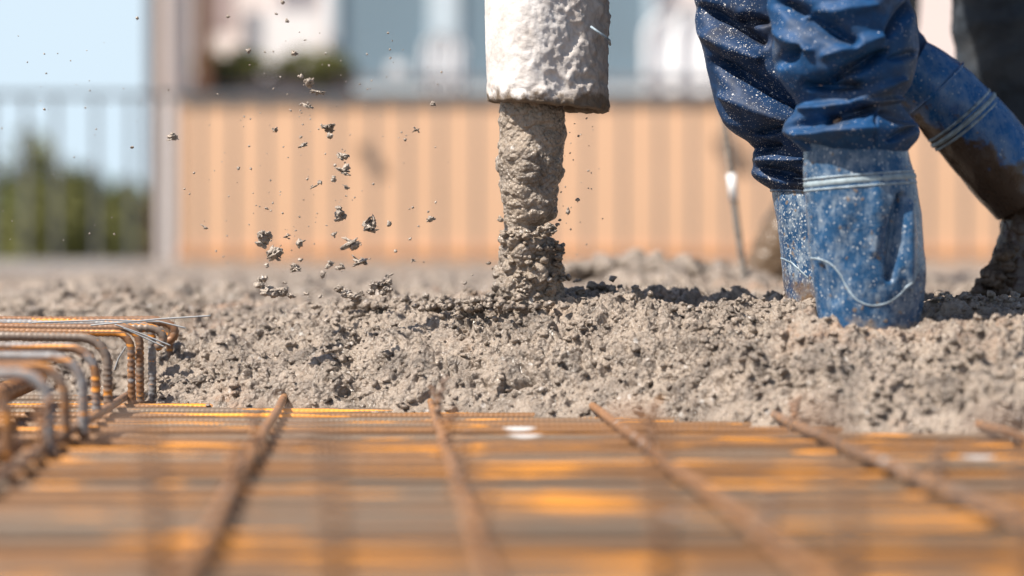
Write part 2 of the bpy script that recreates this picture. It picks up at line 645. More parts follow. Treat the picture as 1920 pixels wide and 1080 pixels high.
def conc_surface(x, y):
    z = base_z(x, y)
    e = .004
    zx = (base_z(x + e, y) - z) / e
    zy = (base_z(x, y + e) - z) / e
    zx = np.clip(zx, -1, 1); zy = np.clip(zy, -1, 1.3)
    n = np.stack([-zx, -zy, np.ones_like(z)], 1)
    n /= np.linalg.norm(n, axis=1)[:, None]
    p = np.stack([x, y, z], 1)
    w = p + .008 * np.stack([perlin(p * 45, 31), perlin(p * 45, 32), perlin(p * 45, 33)], 1)
    t = y - edge_y(x)
    fade = sstep(6.5, 3.8, y)            # trowelled flatter far away
    near = sstep(4.2, 3.5, y)
    low = .020 * fbm(p * 7, 3, 41) * (.35 + .65 * fade)
    mid = sstep(3.6, 4.2, y) * sstep(9, 5.5, y)
    w2_ = p + .03 * np.stack([perlin(p * 14, 34), perlin(p * 14, 35), perlin(p * 14, 36)], 1)
    low = low + mid * (.030 * pebbles(w2_ / .055, 44, .6) + .016 * pebbles(w2_ / .026, 45, .6) - .008)
    h = low + fade * (.0115 * (fbm(w * 20, 6, 51, .6)))
    rough = .55 + .9 * sstep(-.25, .25, perlin(p * 6, 61))
    h = h + near * rough * (.0065 * pebbles(w / .018, 71, .5) + .0045 * pebbles(w / .0085, 72, .6) + .0028 * pebbles(p / .0046, 73, .8))
    # cracks and pits between the clods
    rid = 1 - np.abs(perlin(w * 26, 81)) * 4
    h = h - near * .006 * np.clip(rid, 0, 1) ** 2 - near * .010 * sstep(.22, .42, perlin(w * 42, 83)) - near * .006 * sstep(.2, .4, perlin(w * 95, 84))
    h = h * sstep(-.03, .05, t) - .004
    return p + n * h[:, None], n


xs = np.concatenate([np.linspace(-3.1, -.86, 50)[:-1], np.linspace(-.86, .86, 1060), np.linspace(.86, 3.1, 50)[1:]])
ts = np.concatenate([np.linspace(-.04, .72, 470)[:-1], .72 + (np.geomspace(1, 9.6 / .3, 420) - 1) * .3])
XX, TT = np.meshgrid(xs, ts)
ey = edge_y(xs)
tmax = 12.25 - ey
tt = TT.copy()
far = TT > .72
tt = np.where(far, .72 + (TT - .72) / (ts[-1] - .72) * (tmax[None, :] - .72), TT)
YY = ey[None, :] + tt
pv, _ = conc_surface(XX.ravel(), YY.ravel())
conc = mesh_obj('fresh_concrete', pv, grid_faces(len(ts), len(xs)), M_CON)
tag(conc, 'lumpy grey-brown wet concrete spread over the slab', 'concrete', kind='stuff')

# loose clods on it, one joined mass
VV, FF, off = [], [], 0
PRO = [lump_mesh(2, (1, 1, .8), 100 + k, .65, 1.5) for k in range(24)]
PRO1 = [lump_mesh(1, (1, 1, .8), 100 + k, .6, 1.9) for k in range(24)]
nC = 17000
cx = RNG.uniform(-.85, .85, nC)
ct = RNG.beta(1.1, 1.6, nC) * 1.0 - .012
cy = edge_y(cx) + ct
sp, nn = conc_surface(cx, cy)
cl = perlin(sp * 9, 90)
# crest band is crumblier
dens = .35 + .65 * sstep(-.1, .3, cl)
for k in range(nC):
    if RNG.random() > dens[k] or cy[k] > 4.1: continue
    r = .0012 + .0062 * RNG.random() ** 2.6
    if RNG.random() < .008: r = RNG.uniform(.006, .010)
    v, f = PRO[k % 24] if r > .0028 else PRO1[k % 24]
    a = RNG.random() * 6.28; b = RNG.normal(0, .5)
    Rm = np.array((Matrix.Rotation(a, 3, 'Z') @ Matrix.Rotation(b, 3, 'X')))
    s = r * np.array([RNG.uniform(.8, 1.5), RNG.uniform(.8, 1.2), RNG.uniform(.6, 1)])
    VV.append((v * s) @ Rm.T + sp[k] + nn[k] * r * .3)
    FF.append(f + off); off += len(v)
cl = mesh_obj('concrete_clods', np.concatenate(VV), np.concatenate(FF), M_CON)
cl.parent = conc; tag(cl, kind='stuff')


def heap_of_clods(name, centre, ext, n, rr, seed, mat):
    V, F, o_ = [], [], 0
    rg = np.random.default_rng(seed)
    for k in range(n):
        v, f = PRO[rg.integers(24)]
        p_ = rg.normal(0, .5, 3) * ext
        p_[2] = abs(p_[2]) * math.exp(-(p_[0] / ext[0]) ** 2 * .5)
        r = rg.uniform(*rr)
        V.append(v * r + p_ + np.array(centre)); F.append(f + o_); o_ += len(v)
    return mesh_obj(name, np.concatenate(V), np.concatenate(F), mat)


# crumbly crest lumps left of the stream (photo 700..900, 545)
for (px, py, d, ex, n, sd_) in ((800, 566, 3.28, (.10, .03, .012), 260, 1), (690, 566, 3.26, (.05, .02, .012), 130, 2), (1110, 572, 3.22, (.05, .03, .02), 120, 3),
                               (1400, 572, 3.2, (.06, .03, .01), 130, 4), (1850, 565, 3.12, (.09, .03, .01), 170, 5), (1180, 500, 4.42, (.10, .05, .014), 120, 6),
                               (960, 585, 3.14, (.09, .05, .02), 200, 7)):
    c = P(px, py, d)
    zz = conc_surface(np.array([c.x]), np.array([c.y]))[0][0][2]
    o = heap_of_clods('concrete_clods', (c.x, c.y, zz - .002), ex, n, (.002, .0075) if d < 4 else (.01, .025), sd_, M_CON)
    o.parent = conc; tag(o, kind='stuff')

# ------------------------------------------------------------------ reinforcement mat
mat_root = empty('rebar_mat', (0, 2.2, 0))
tag(mat_root, 'rusty ribbed rebar mat laid over the formwork in front of the wet concrete', 'rebar mat')
yy = 1.02
k = 0
while yy < 3.34:
    sharp = yy > 2.35
    npt = 1500 if sharp else 220
    xs_ = np.linspace(-1.45 + random.uniform(-.1, .1), 1.45 + random.uniform(-.1, .1), npt)
    q = np.stack([xs_ * 3, np.full(npt, k * 3.7), np.zeros(npt)], 1)
    sk = random.uniform(-.012, .012)
    pts = np.stack([xs_, yy + sk * xs_ + .004 * perlin(q, 5), -.0065 + .0015 * perlin(q, 6)], 1)
    mb = MB(); mb.tube(pts, .0058 if k % 3 else .0066, 8, .0004 if sharp else 0, .0062)
    mb.build('rebar', M_BAR, mat_root, True)
    yy += random.uniform(.062, .098) if yy > 2.0 else random.uniform(.05, .09)
    k += 1
# lower layer
yy = 1.0
while yy < 3.3:
    xs_ = np.linspace(-1.45, 1.45, 120)
    pts = np.stack([xs_, yy + random.uniform(-.01, .01) * xs_, np.full(120, -.031)], 1)
    mb = MB(); mb.tube(pts, .0055, 6)
    mb.build('rebar', M_BAR, mat_root, True)
    yy += random.uniform(.10, .16)
# bars running away from the camera, on top
dirx = (700 - 960) / FPX
ybars = []
for px, py in ((-120, 742), (232, 757), (530, 762), (808, 768), (1108, 772), (1452, 790), (1812, 800)):
    d1 = CAMZ * FPX / (py - 449) + .06
    p1 = P(px, py, CAMZ * FPX / (py - 449))
    x1 = p1.x
    n_ = 1100
    ys_ = np.linspace(p1.y + .12, .95, n_)
    q = np.stack([ys_ * 2.2, np.full(n_, px * .013), np.zeros(n_)], 1)
    wob = perlin(q, 14) * .004
    wob -= wob[60]
    lift = .0075 + .002 * perlin(q, 15)
    xx_ = x1 + dirx * (ys_ - p1.y) + wob
    pts = np.stack([xx_, ys_, lift], 1)
    mb = MB(); mb.tube(pts, .0047 if px != 808 else .004, 10, .0004, .007)
    mb.build('rebar', M_BARY, mat_root, True)
    ybars.append((x1, p1.y))
# wire ties standing at crossings
rr_ = random.Random(4)
tie_spots = []
for (x1, y1) in ybars:
    for yb in (1.32, 1.62, 1.98, 2.32, 2.66):
        if yb < y1 - .08 and rr_.random() < .8:
            tie_spots.append((x1 + dirx * (yb - y1), yb, rr_.uniform(.02, .045)))
for (tx, ty, th) in tie_spots:
    mb = MB()
    a = rr_.uniform(0, 3.1)
    for s in (-1, 1):
        loop = [Vector((tx + math.cos(a) * .011 * math.cos(u), ty + math.sin(a) * .011 * math.cos(u) * s, .004 + .013 * math.sin(u))) for u in np.linspace(-1.2, 4.3, 14)]
        mb.tube(loop, .0011, 5)
    tail = [Vector((tx + .0022 * math.cos(u * 26) + .2 * u * u * th, ty + .0022 * math.sin(u * 26), .015 + u * th * 1.0)) for u in np.linspace(0, 1, 40)]
    mb.tube(tail, .0024, 6)
    tail = [Vector((tx - .0022 * math.cos(u * 26) - .2 * u * u * th, ty + .004 * u, .015 + u * th * .8)) for u in np.linspace(0, 1, 40)]
    mb.tube(tail, .002, 6)
    mb.build('tie_wire', M_BARY, mat_root, True)
# short upright spacers with a bent head, close to the camera
for px, py, d in ((268, 822, 1.42), (600, 828, 1.36), (1215, 818, 1.40), (1562, 812, 1.33), (1905, 820, 1.35)):
    c = P(px, py, d)
    pts = [Vector((c.x + .012, d, -.01)), Vector((c.x + .008, d, c.z * .5)), Vector((c.x + .004, d, c.z - .004))]
    pts += [c + Vector((.004 - .012 * (1 - math.cos(a_)), 0, .010 * math.sin(a_))) for a_ in np.linspace(.2, 3.4, 12)]
    mb = MB(); mb.tube(pts, .0048, 8)
    mb.build('spacer', M_BARY, mat_root, True)

# ------------------------------------------------------------------ bent stirrups at the left
cage = empty('stirrup_cage', (-.9, 2.7, 0))
tag(cage, 'row of bent inverted U rebar stirrups at the left edge, some orange with rust', 'rebar cage')


def stirrup(d, pxc, pyt, pyb, rad, r, mat, ribbed=True, tilt=0.0, xl=-1.35, lean=0.0):
    """inverted U: top run from the left, rounded corner, leg down at the right"""
    c = P(pxc, pyt, d); zt = c.z; x1 = c.x
    zb = max(-.012, P(pxc, pyb, d).z)
    pts = []
    n1 = 340 if ribbed else 60
    for u in np.linspace(0, 1, n1):
        x = xl + (x1 - rad - xl) * u
        pts.append((x, d + tilt * (x - x1), zt + .002 * math.sin(x * 9 + d * 5)))
    zt2 = pts[-1][2]
    for a in np.linspace(0, math.pi / 2, 14)[1:]:
        pts.append((x1 - rad + rad * math.sin(a), d, zt2 - rad + rad * math.cos(a)))
    n2 = 60 if ribbed else 16
    for u in np.linspace(0, 1, n2)[1:]:
        pts.append((x1 + lean * u, d + .004 * u, (zt2 - rad) * (1 - u) + zb * u))
    # left leg, out of frame
    L = [(xl, d + tilt * (xl - x1), zb)] + [(xl, d + tilt * (xl - x1), zt - .02)]
    mb = MB(); mb.tube([L[0], L[1]] + pts, r, 10, .0006 if ribbed else 0, .0068)
    return mb.build('stirrup', mat, cage, True)


M_ST2 = make_rebar('orange_stirrup', (.21, .17, .14), (.25, .12, .055), (.6, .25, .05), .42, .6)
stirrup(3.24, 318, 597, 748, .022, .0046, M_ST2, tilt=.01)
stirrup(3.19, 285, 604, 752, .02, .0052, M_STIR, tilt=.01)
stirrup(3.15, 262, 612, 755, .022, .0052, M_ST2, tilt=.005)
stirrup(3.10, 246, 621, 760, .022, .0048, M_STIR)
stirrup(2.93, 202, 631, 772, .034, .0056, M_ST2)
stirrup(2.80, 180, 652, 786, .034, .0054, M_STIR)
stirrup(2.60, 156, 672, 812, .036, .0058, M_STIR)
stirrup(2.50, 122, 690, 826, .034, .0058, M_ST2, False)
stirrup(2.36, 92, 705, 852, .030, .0066, M_STIR, False)
stirrup(2.22, 14, 728, 875, .030, .0066, M_STIR, False)
# hooks bent down at the far end, loose tie wires
for (px, py, d) in ((328, 604, 3.22), (306, 615, 3.17)):
    c = P(px, py, d); mb = MB()
    pts = [c + Vector((-.19 + .17 * u, 0, .0)) for u in np.linspace(0, 1, 90)]
    pts += [c + Vector((-.02 + .02 * math.sin(a), 0, -.014 + .014 * math.cos(a))) for a in np.linspace(.1, 2.6, 14)]
    mb.tube(pts, .0055, 10, .0008, .008)
    mb.build('hook_bar', M_ST2, cage, True)
for pl in (((170, 610), (300, 598), (395, 592)), ((60, 605), (200, 600), (300, 603), (348, 615)), ((215, 608), (270, 628), (320, 648)), ((232, 615), (285, 640), (308, 650)), ((236, 650), (222, 672), (214, 695))):
    mb = MB()
    pp = [P(x, y, 3.13) for x, y in pl]
    dense = []
    for i in range(len(pp) - 1):
        for u in np.linspace(0, 1, 12, endpoint=False): dense.append(pp[i].lerp(pp[i + 1], u))
    dense.append(pp[-1])
    mb.tube(dense, .0011, 5)
    mb.build('tie_wire', M_STEEL, cage, True)
# a thick spacer bar lying under the stirrups and two lengthwise bars
for (a, b, r, m) in ((P(-60, 768, 2.6), P(72, 708, 3.1), .011, M_BARY), (P(-60, 880, 2.1), P(30, 842, 2.35), .0085, M_BARY)):
    pts = [a.lerp(b, u) for u in np.linspace(0, 1, 160)]
    for p_ in pts: p_.z = max(p_.z, .012)
    mb = MB(); mb.tube(pts, r, 10, .0014, .011)
    mb.build('lengthwise_bar', m, cage, True)


# ------------------------------------------------------------------ lofted bodies (hose, stream, trousers, boots)
def loft(rows, d, nr, nth, depth=.9, disp=None, curve_d=None):
    """rows: (py, xl, xr) silhouettes; returns world verts + theta/row arrays"""
    rows = np.array(rows, float)
    py = np.linspace(rows[0, 0], rows[-1, 0], nr)

    def sm(v):
        f = np.interp(py, rows[:, 0], v)
        kk = max(1, nr // 60)
        ker = np.hanning(2 * kk + 3); ker /= ker.sum()
        fp = np.pad(f, kk + 1, mode='edge')
        return np.convolve(fp, ker, 'valid')
    xl = sm(rows[:, 1]); xr = sm(rows[:, 2])
    dd = np.full(nr, d) if curve_d is None else curve_d(py)
    cx_ = ((xl + xr) / 2 - 960) * dd / FPX
    hw = (xr - xl) / 2 * dd / FPX
    z = CAMZ - (py - 449) * dd / FPX
    th = np.arange(nth) * 2 * math.pi / nth
    Cx = cx_[:, None] + hw[:, None] * np.cos(th)[None, :]
    Cy = dd[:, None] + hw[:, None] * depth * np.sin(th)[None, :]
    Cz = np.repeat(z[:, None], nth, 1)
    v = np.stack([Cx, Cy, Cz], -1).reshape(-1, 3)
    n = np.stack([np.cos(th)[None, :] * np.ones((nr, 1)), np.sin(th)[None, :] * np.ones((nr, 1)), np.zeros((nr, nth))], -1).reshape(-1, 3)
    if disp is not None:
        v = v + n * disp(v, n)[:, None]
    return v, n, grid_faces(nr, nth, True), (cx_, dd, hw, z)


def stroke(v, n, segs, d):
    """sum of gaussian grooves laid along lines given in photo pixels, near side only"""
    px = 960 + v[:, 0] * FPX / v[:, 1]
    py = 449 - (v[:, 2] - CAMZ) * FPX / v[:, 1]
    out = np.zeros(len(v))
    side = .12 * sstep(.3, 0, n[:, 1]) + .88 * sstep(-.05, -.5, n[:, 1])
    for (x0, y0, x1, y1, w, a) in segs:
        dx, dy = x1 - x0, y1 - y0
        L2 = dx * dx + dy * dy
        t = ((px - x0) * dx + (py - y0) * dy) / L2
        tc = np.clip(t, 0, 1)
        # slight arc
        bx = px - (x0 + tc * dx); by = py - (y0 + tc * dy)
        dist = np.sqrt(bx * bx + by * by)
        taper = .35 + .65 * np.sin(math.pi * np.clip(tc, .03, .97)) ** .6
        out += 1.45 * a * np.exp(-(dist / (w * taper)) ** 2)
    return out * side


# hose
hose = empty('concrete_hose', P(1028, 200, 3.15))
tag(hose, 'end of the concrete pump hose crusted with pale cement, pouring concrete', 'hose')


def hose_disp(v, n):
    p = v
    h = (.0006 + .0018 * sstep(-.02, .08, v[:, 0])) * fbm(p * 95, 5, 3, .7) + .003 * fbm(p * np.array([9, 9, 5]), 3, 4)
    m = .12 + .88 * sstep(.0, .08, v[:, 0] + .02 * perlin(p * 20, 6))
    m = m * sstep(-.12, .22, perlin(p * 28, 12))
    h += m * (.0034 * pebbles(p / .011, 5, .45) + .0022 * pebbles(p / .0055, 6, .6)) - .003 * sstep(.2, .3, perlin(p * 33, 13)) * (v[:, 0] > .03)
    low = sstep(.425, .385, v[:, 2])
    h += low * (.001 + .004 * pebbles(p / .012, 7, .7))
    th_ = np.arctan2(n[:, 1], n[:, 0]) + R(70)
    h += .080 * ((np.abs(np.cos(th_)) ** 2.7 + np.abs(np.sin(th_)) ** 2.7) ** (-1 / 2.7) - 1) - .003
    # flatten the right side a little: squared corner
    return h


v, n, f, _ = loft([(-2000, 914, 1140), (-300, 912, 1140), (0, 913, 1139), (60, 912, 1139), (120, 914, 1138), (170, 918, 1137), (188, 919, 1136), (199, 923, 1134)], 3.15, 620, 260, 1.0, hose_disp)
nr, nth = 620, 260
vv = v.reshape(nr, nth, 3)
# slanted uneven lip
tl = np.clip((vv[:, :, 2] - .45) / -.066, 0, 1)
lipz = (-.0075 * (vv[:, :, 0] - .05) / .08 + .003 * perlin(np.stack([vv[:, :, 0].ravel() * 60, vv[:, :, 1].ravel() * 60, np.zeros(nr * nth)], 1), 9).reshape(nr, nth))
vv[:, :, 2] += tl * lipz
# inner wall
c0 = np.array([P(1028, 200, 3.15).x, 3.15])
inner = []
for zo, s in ((-.002, .93), (.003, .86), (.03, .82), (.25, .8)):
    r_ = vv[-1].copy()
    r_[:, :2] = c0 + (r_[:, :2] - c0) * s
    r_[:, 2] += zo
    inner.append(r_)
va = np.concatenate([vv, np.array(inner)]).reshape(-1, 3)
o = mesh_obj('hose_end', va, grid_faces(nr + 4, nth, True), M_HOSE); keep_world(o, hose)
# a stray strip of wire stuck to the crust
mb = MB(); mb.tube([P(1108, 50, 3.08), P(1122, 60, 3.072), P(1136, 70, 3.08), P(1143, 76, 3.09), P(1144, 84, 3.1)], .0016, 6)
mb.build('wire_scrap', M_PIPE, hose, True)
mb = MB()
for zc in (1.5,):
    mb.tube([Vector((c0[0] + .09 * math.cos(a), 3.15 + .09 * math.sin(a), zc)) for a in np.linspace(0, 6.28, 40)], .012, 8)
mb.build('hose_clamp', M_STEEL, hose, True)


# stream of concrete
def stream_disp(v, n):
    p = v * np.array([1, 1, .8])
    w = v + .006 * np.stack([perlin(v * 60, 1), perlin(v * 60, 2), perlin(v * 60, 3)], 1)
    lowp = sstep(.24, .21, v[:, 2])
    h = .007 * fbm(w * 22, 4, 3, .5) + (1 - lowp) * (.0042 * pebbles(w / np.array([.019, .019, .012]), 4, .8) + .0012 * pebbles(w / .006, 8, .5))
    h += lowp * (.012 * pebbles(w / .019, 5, .75) + .004 * pebbles(w / .007, 6, .7)) - .005
    return h


rows = [(150, 936, 1062), (200, 933, 1065), (260, 931, 1064), (320, 926, 1060), (350, 929, 1055), (385, 936, 1052), (404, 942, 1048), (414, 944, 1040), (424, 946, 1012),
        (436, 943, 1015), (446, 938, 1040), (470, 937, 1046), (520, 934, 1050), (560, 931, 1052), (590, 922, 1062), (640, 900, 1080)]
v, n, f, _ = loft(rows, 3.15, 520, 260, .92, stream_disp)
top = P(1000, 390, 3.15)
V_, F_, off = [v], [np.concatenate([f[:, :3], f[:, [0, 2, 3]]])], len(v)
rg = np.random.default_rng(3)
for (px, py, spx, spy, cnt, r0, r1) in ((1030, 428, 16, 10, 26, .003, .009), (1048, 490, 8, 35, 34, .003, .008), (1055, 520, 8, 10, 10, .004, .008), (938, 410, 5, 3, 6, .003, .006), (990, 520, 48, 50, 110, .003, .008),
                                     (990, 585, 60, 12, 90, .004, .011), (985, 440, 40, 6, 26, .004, .008), (1050, 468, 4, 6, 5, .005, .009)):
    for _i in range(int(cnt * .55)):
        x = px + rg.normal(0, spx * .6); y = py + rg.normal(0, spy * .6)
        u = np.clip((x - 992) / 60, -1, 1)
        dd_ = 3.15 - .037 * math.sqrt(1 - u * u) + rg.normal(0, .003)
        c = P(x, y, dd_)
        lv, lf = PRO[rg.integers(24)]
        V_.append(lv * rg.uniform(r0, r1) * .8 * np.array([1, 1, rg.uniform(.7, 1.1)]) + np.array(c)); F_.append(lf + off); off += len(lv)
o = mesh_obj('concrete_stream', np.concatenate(V_), np.concatenate(F_), M_CONW)
tag(o, 'thick column of wet concrete falling from the hose onto the slab', 'concrete stream')

# ------------------------------------------------------------------ people
def body_mesh(name, joints, edges, parent, mat):
    me = bpy.data.meshes.new(name)
    me.from_pydata([j[0] for j in joints], edges, [])
    o = bpy.data.objects.new(name, me); col.objects.link(o)
    md = o.modifiers.new('skin', 'SKIN')
    for i, j in enumerate(joints):
        sv = me.skin_vertices[0].data[i]
        sv.radius = (j[1], j[1] * (j[2] if len(j) > 2 else 1))
        sv.use_root = (i == 0)
    o.modifiers.new('sub', 'SUBSURF').levels = 2
    o.modifiers['sub'].render_levels = 2
    me.materials.append(mat)
    keep_world(o, parent)
    return o


def human(parent, hip, kneeL, ankL, kneeR, ankR, lean, handL, handR, foot=Vector((-.07, 0, -.06))):
    """continuous body: legs, trunk, arms with hands, head. lean: offset of the chest from the hips"""
    hip = Vector(hip); lean = Vector(lean)
    ch = hip + lean + Vector((0, 0, .42)); nk = hip + lean * 1.2 + Vector((0, 0, .55)); hd = nk + Vector((-.04, 0, .13))
    J = [(hip, .13, .8), (hip + lean * .5 + Vector((0, 0, .2)), .12, .8), (ch, .14, .8), (nk, .055), (hd, .085), (hd + Vector((0, 0, .1)), .075)]
    E = [(0, 1), (1, 2), (2, 3), (3, 4), (4, 5)]
    for sgn, kn, an, hand in ((-1, kneeL, ankL, handL), (1, kneeR, ankR, handR)):
        b_ = len(J)
        J += [(hip + Vector((0, sgn * .09, -.07)), .075), (Vector(kn), .036), (Vector(an), .026), (Vector(an) + foot, .018)]
        E += [(0, b_), (b_, b_ + 1), (b_ + 1, b_ + 2), (b_ + 2, b_ + 3)]
        b_ = len(J)
        sh = ch + Vector((0, sgn * .17, .03)); hand = Vector(hand)
        el = sh.lerp(hand, .5) + Vector((.02, sgn * .07, -.08))
        dr = (hand - el).normalized()
        J += [(sh, .05), (el, .036), (hand, .022), (hand + dr * .06, .032, .5)]
        E += [(2, b_), (b_, b_ + 1), (b_ + 1, b_ + 2), (b_ + 2, b_ + 3)]
        pl_ = b_ + 3
        side = Vector((0, 0, 1)).cross(dr).normalized()
        for k_, (o_, l_) in enumerate(((-.028, .055), (-.010, .065), (.010, .062), (.028, .05))):
            b_ = len(J)
            J += [(hand + dr * .1 + side * o_, .0095), (hand + dr * (.1 + l_ * .5) + side * o_ + Vector((0, 0, -.02)), .008), (hand + dr * (.1 + l_ * .6) + side * o_ + Vector((0, 0, -.045)), .007)]
            E += [(pl_, b_), (b_, b_ + 1), (b_ + 1, b_ + 2)]
        b_ = len(J)
        J += [(hand + dr * .05 - side * .045, .011), (hand + dr * .085 - side * .055 + Vector((0, 0, -.02)), .009)]
        E += [(pl_, b_), (b_, b_ + 1)]
    body_mesh('body', [(tuple(j[0]), *j[1:]) for j in J], E, parent, M_SKIN)
    # jacket over trunk and arms
    J2 = [(hip + Vector((0, 0, .0)), .16, .85), (hip + lean * .5 + Vector((0, 0, .2)), .15, .85), (ch, .17, .85), (nk, .075)]
    E2 = [(0, 1), (1, 2), (2, 3)]
    for sgn, hand in ((-1, handL), (1, handR)):
        b_ = len(J2); sh = ch + Vector((0, sgn * .17, .03)); hand = Vector(hand)
        el = sh.lerp(hand, .5) + Vector((.02, sgn * .07, -.08))
        J2 += [(sh, .07), (el, .055), (hand, .038)]
        E2 += [(2, b_), (b_, b_ + 1), (b_ + 1, b_ + 2)]
    body_mesh('jacket', [(tuple(j[0]), *j[1:]) for j in J2], E2, parent, M_JACK)


def fold_noise(p, amp=1., ang=.5, seed=0):
    c, s = math.cos(ang), math.sin(ang)
    x = p[:, 0] * c + p[:, 2] * s; z = -p[:, 0] * s + p[:, 2] * c
    q = np.stack([x * 4.5, p[:, 1] * 7, z * 14], 1)
    q = q + .5 * np.stack([perlin(p * 9, seed + 1), perlin(p * 9, seed + 2), perlin(p * 9, seed + 3)], 1)
    r = 1 - np.sqrt(perlin(q, seed) ** 2 + .006) * 2.2
    r2 = 1 - np.sqrt(perlin(q * 2.1 + 9, seed + 5) ** 2 + .01) * 2.2
    return amp * (.007 * (r - .5) + .0034 * (r2 - .5) + .0008 * perlin(p * 120, seed + 7))


# rows down the leg; strokes in photo pixels
B_ROWS = [(-560, 1500, 1800), (-330, 1455, 1745), (-150, 1436, 1715), (-60, 1436, 1708), (0, 1440, 1710), (60, 1444, 1718), (100, 1448, 1720), (140, 1458, 1714), (170, 1478, 1700), (195, 1500, 1688),
          (212, 1494, 1700), (228, 1472, 1716), (248, 1466, 1722), (264, 1480, 1716), (280, 1498, 1700), (292, 1512, 1692), (300, 1524, 1682)]
B_FOLDS = [(1462, 6, 1600, 78, 17, -.016), (1440, 55, 1520, 95, 12, .006), (1448, 122, 1500, 92, 12, -.012), (1511, 158, 1612, 160, 13, -.018), (1560, 145, 1662, 98, 12, -.018), (1550, 105, 1650, 70, 16, .007),
           (1664, 66, 1712, 0, 10, -.012), (1466, 240, 1560, 222, 14, -.016), (1540, 228, 1636, 204, 13, -.018), (1470, 206, 1700, 186, 8, .007), (1484, 262, 1562, 286, 7, -.009), (1500, 250, 1640, 240, 14, .006),
           (1643, 208, 1643, 284, 3, -.0035), (1655, 212, 1716, 228, 9, -.008), (1670, 262, 1716, 240, 7, -.008), (1500, 30, 1640, 10, 14, .006), (1600, 190, 1690, 150, 10, .006), (1670, 110, 1715, 100, 8, -.007)]
A_ROWS = [(-560, 1420, 1700), (-330, 1352, 1620), (-150, 1310, 1560), (-40, 1304, 1540), (30, 1306, 1545), (60, 1310, 1555), (120, 1326, 1570), (200, 1345, 1600), (235, 1360, 1615), (254, 1380, 1622), (268, 1408, 1630), (285, 1414, 1640), (305, 1416, 1648),
          (322, 1409, 1650), (338, 1418, 1645), (350, 1438, 1640), (358, 1452, 1632)]
A_FOLDS = [(1305, 16, 1430, 78, 17, -.018), (1310, 62, 1420, 110, 16, .008), (1346, 118, 1500, 202, 19, -.018), (1350, 180, 1470, 228, 14, .007), (1416, 248, 1470, 240, 8, -.012), (1408, 280, 1460, 272, 9, -.016), (1418, 316, 1510, 332, 12, -.018),
           (1415, 300, 1500, 300, 8, .006), (1380, 36, 1440, 40, 10, -.012)]
person1 = empty('person', P(1560, 640, 3.0))
tag(person1, 'worker in bright blue trousers and dusty blue rubber boots standing in the wet concrete', 'person')


def trouser_disp(folds, seed, ang):
    def fn(v, n):
        s = stroke(v, n, folds, 3)
        back = sstep(-.2, .4, n[:, 1])
        return s + fold_noise(v, .75, ang, seed)
    return fn


def hem(v, nr, nth, inner_r=.86):
    vv = v.reshape(nr, nth, 3)
    last = vv[-1]; c = last.mean(0)
    ext = []
    for s, dz in ((.93, -.004), (.86, .002), (.82, .03)):
        r_ = last.copy(); r_[:, :2] = c[:2] + (r_[:, :2] - c[:2]) * s; r_[:, 2] += dz
        ext.append(r_)
    return np.concatenate([vv, np.array(ext)]).reshape(-1, 3), nr + 3


def leg_cloth(rows, d, folds, seed, ang, mat, parent, depth=.92, curve=None, label=None):
    nr, nth = 420, 240
    v, n, f, _ = loft(rows, d, nr, nth, depth, trouser_disp(folds, seed, ang), curve)
    v, nr2 = hem(v, nr, nth)
    o = mesh_obj('trouser_leg', v, grid_faces(nr2, nth, True), mat)
    keep_world(o, parent)
    if label: o['label'] = label
    return o


leg_cloth(B_ROWS, 2.92, B_FOLDS, 200, .45, M_TRB, person1, label='blue trouser leg bunched over the front boot')
leg_cloth(A_ROWS, 3.14, A_FOLDS, 230, -.5, M_TRA, person1, label='blue trouser leg peppered with white cement specks')


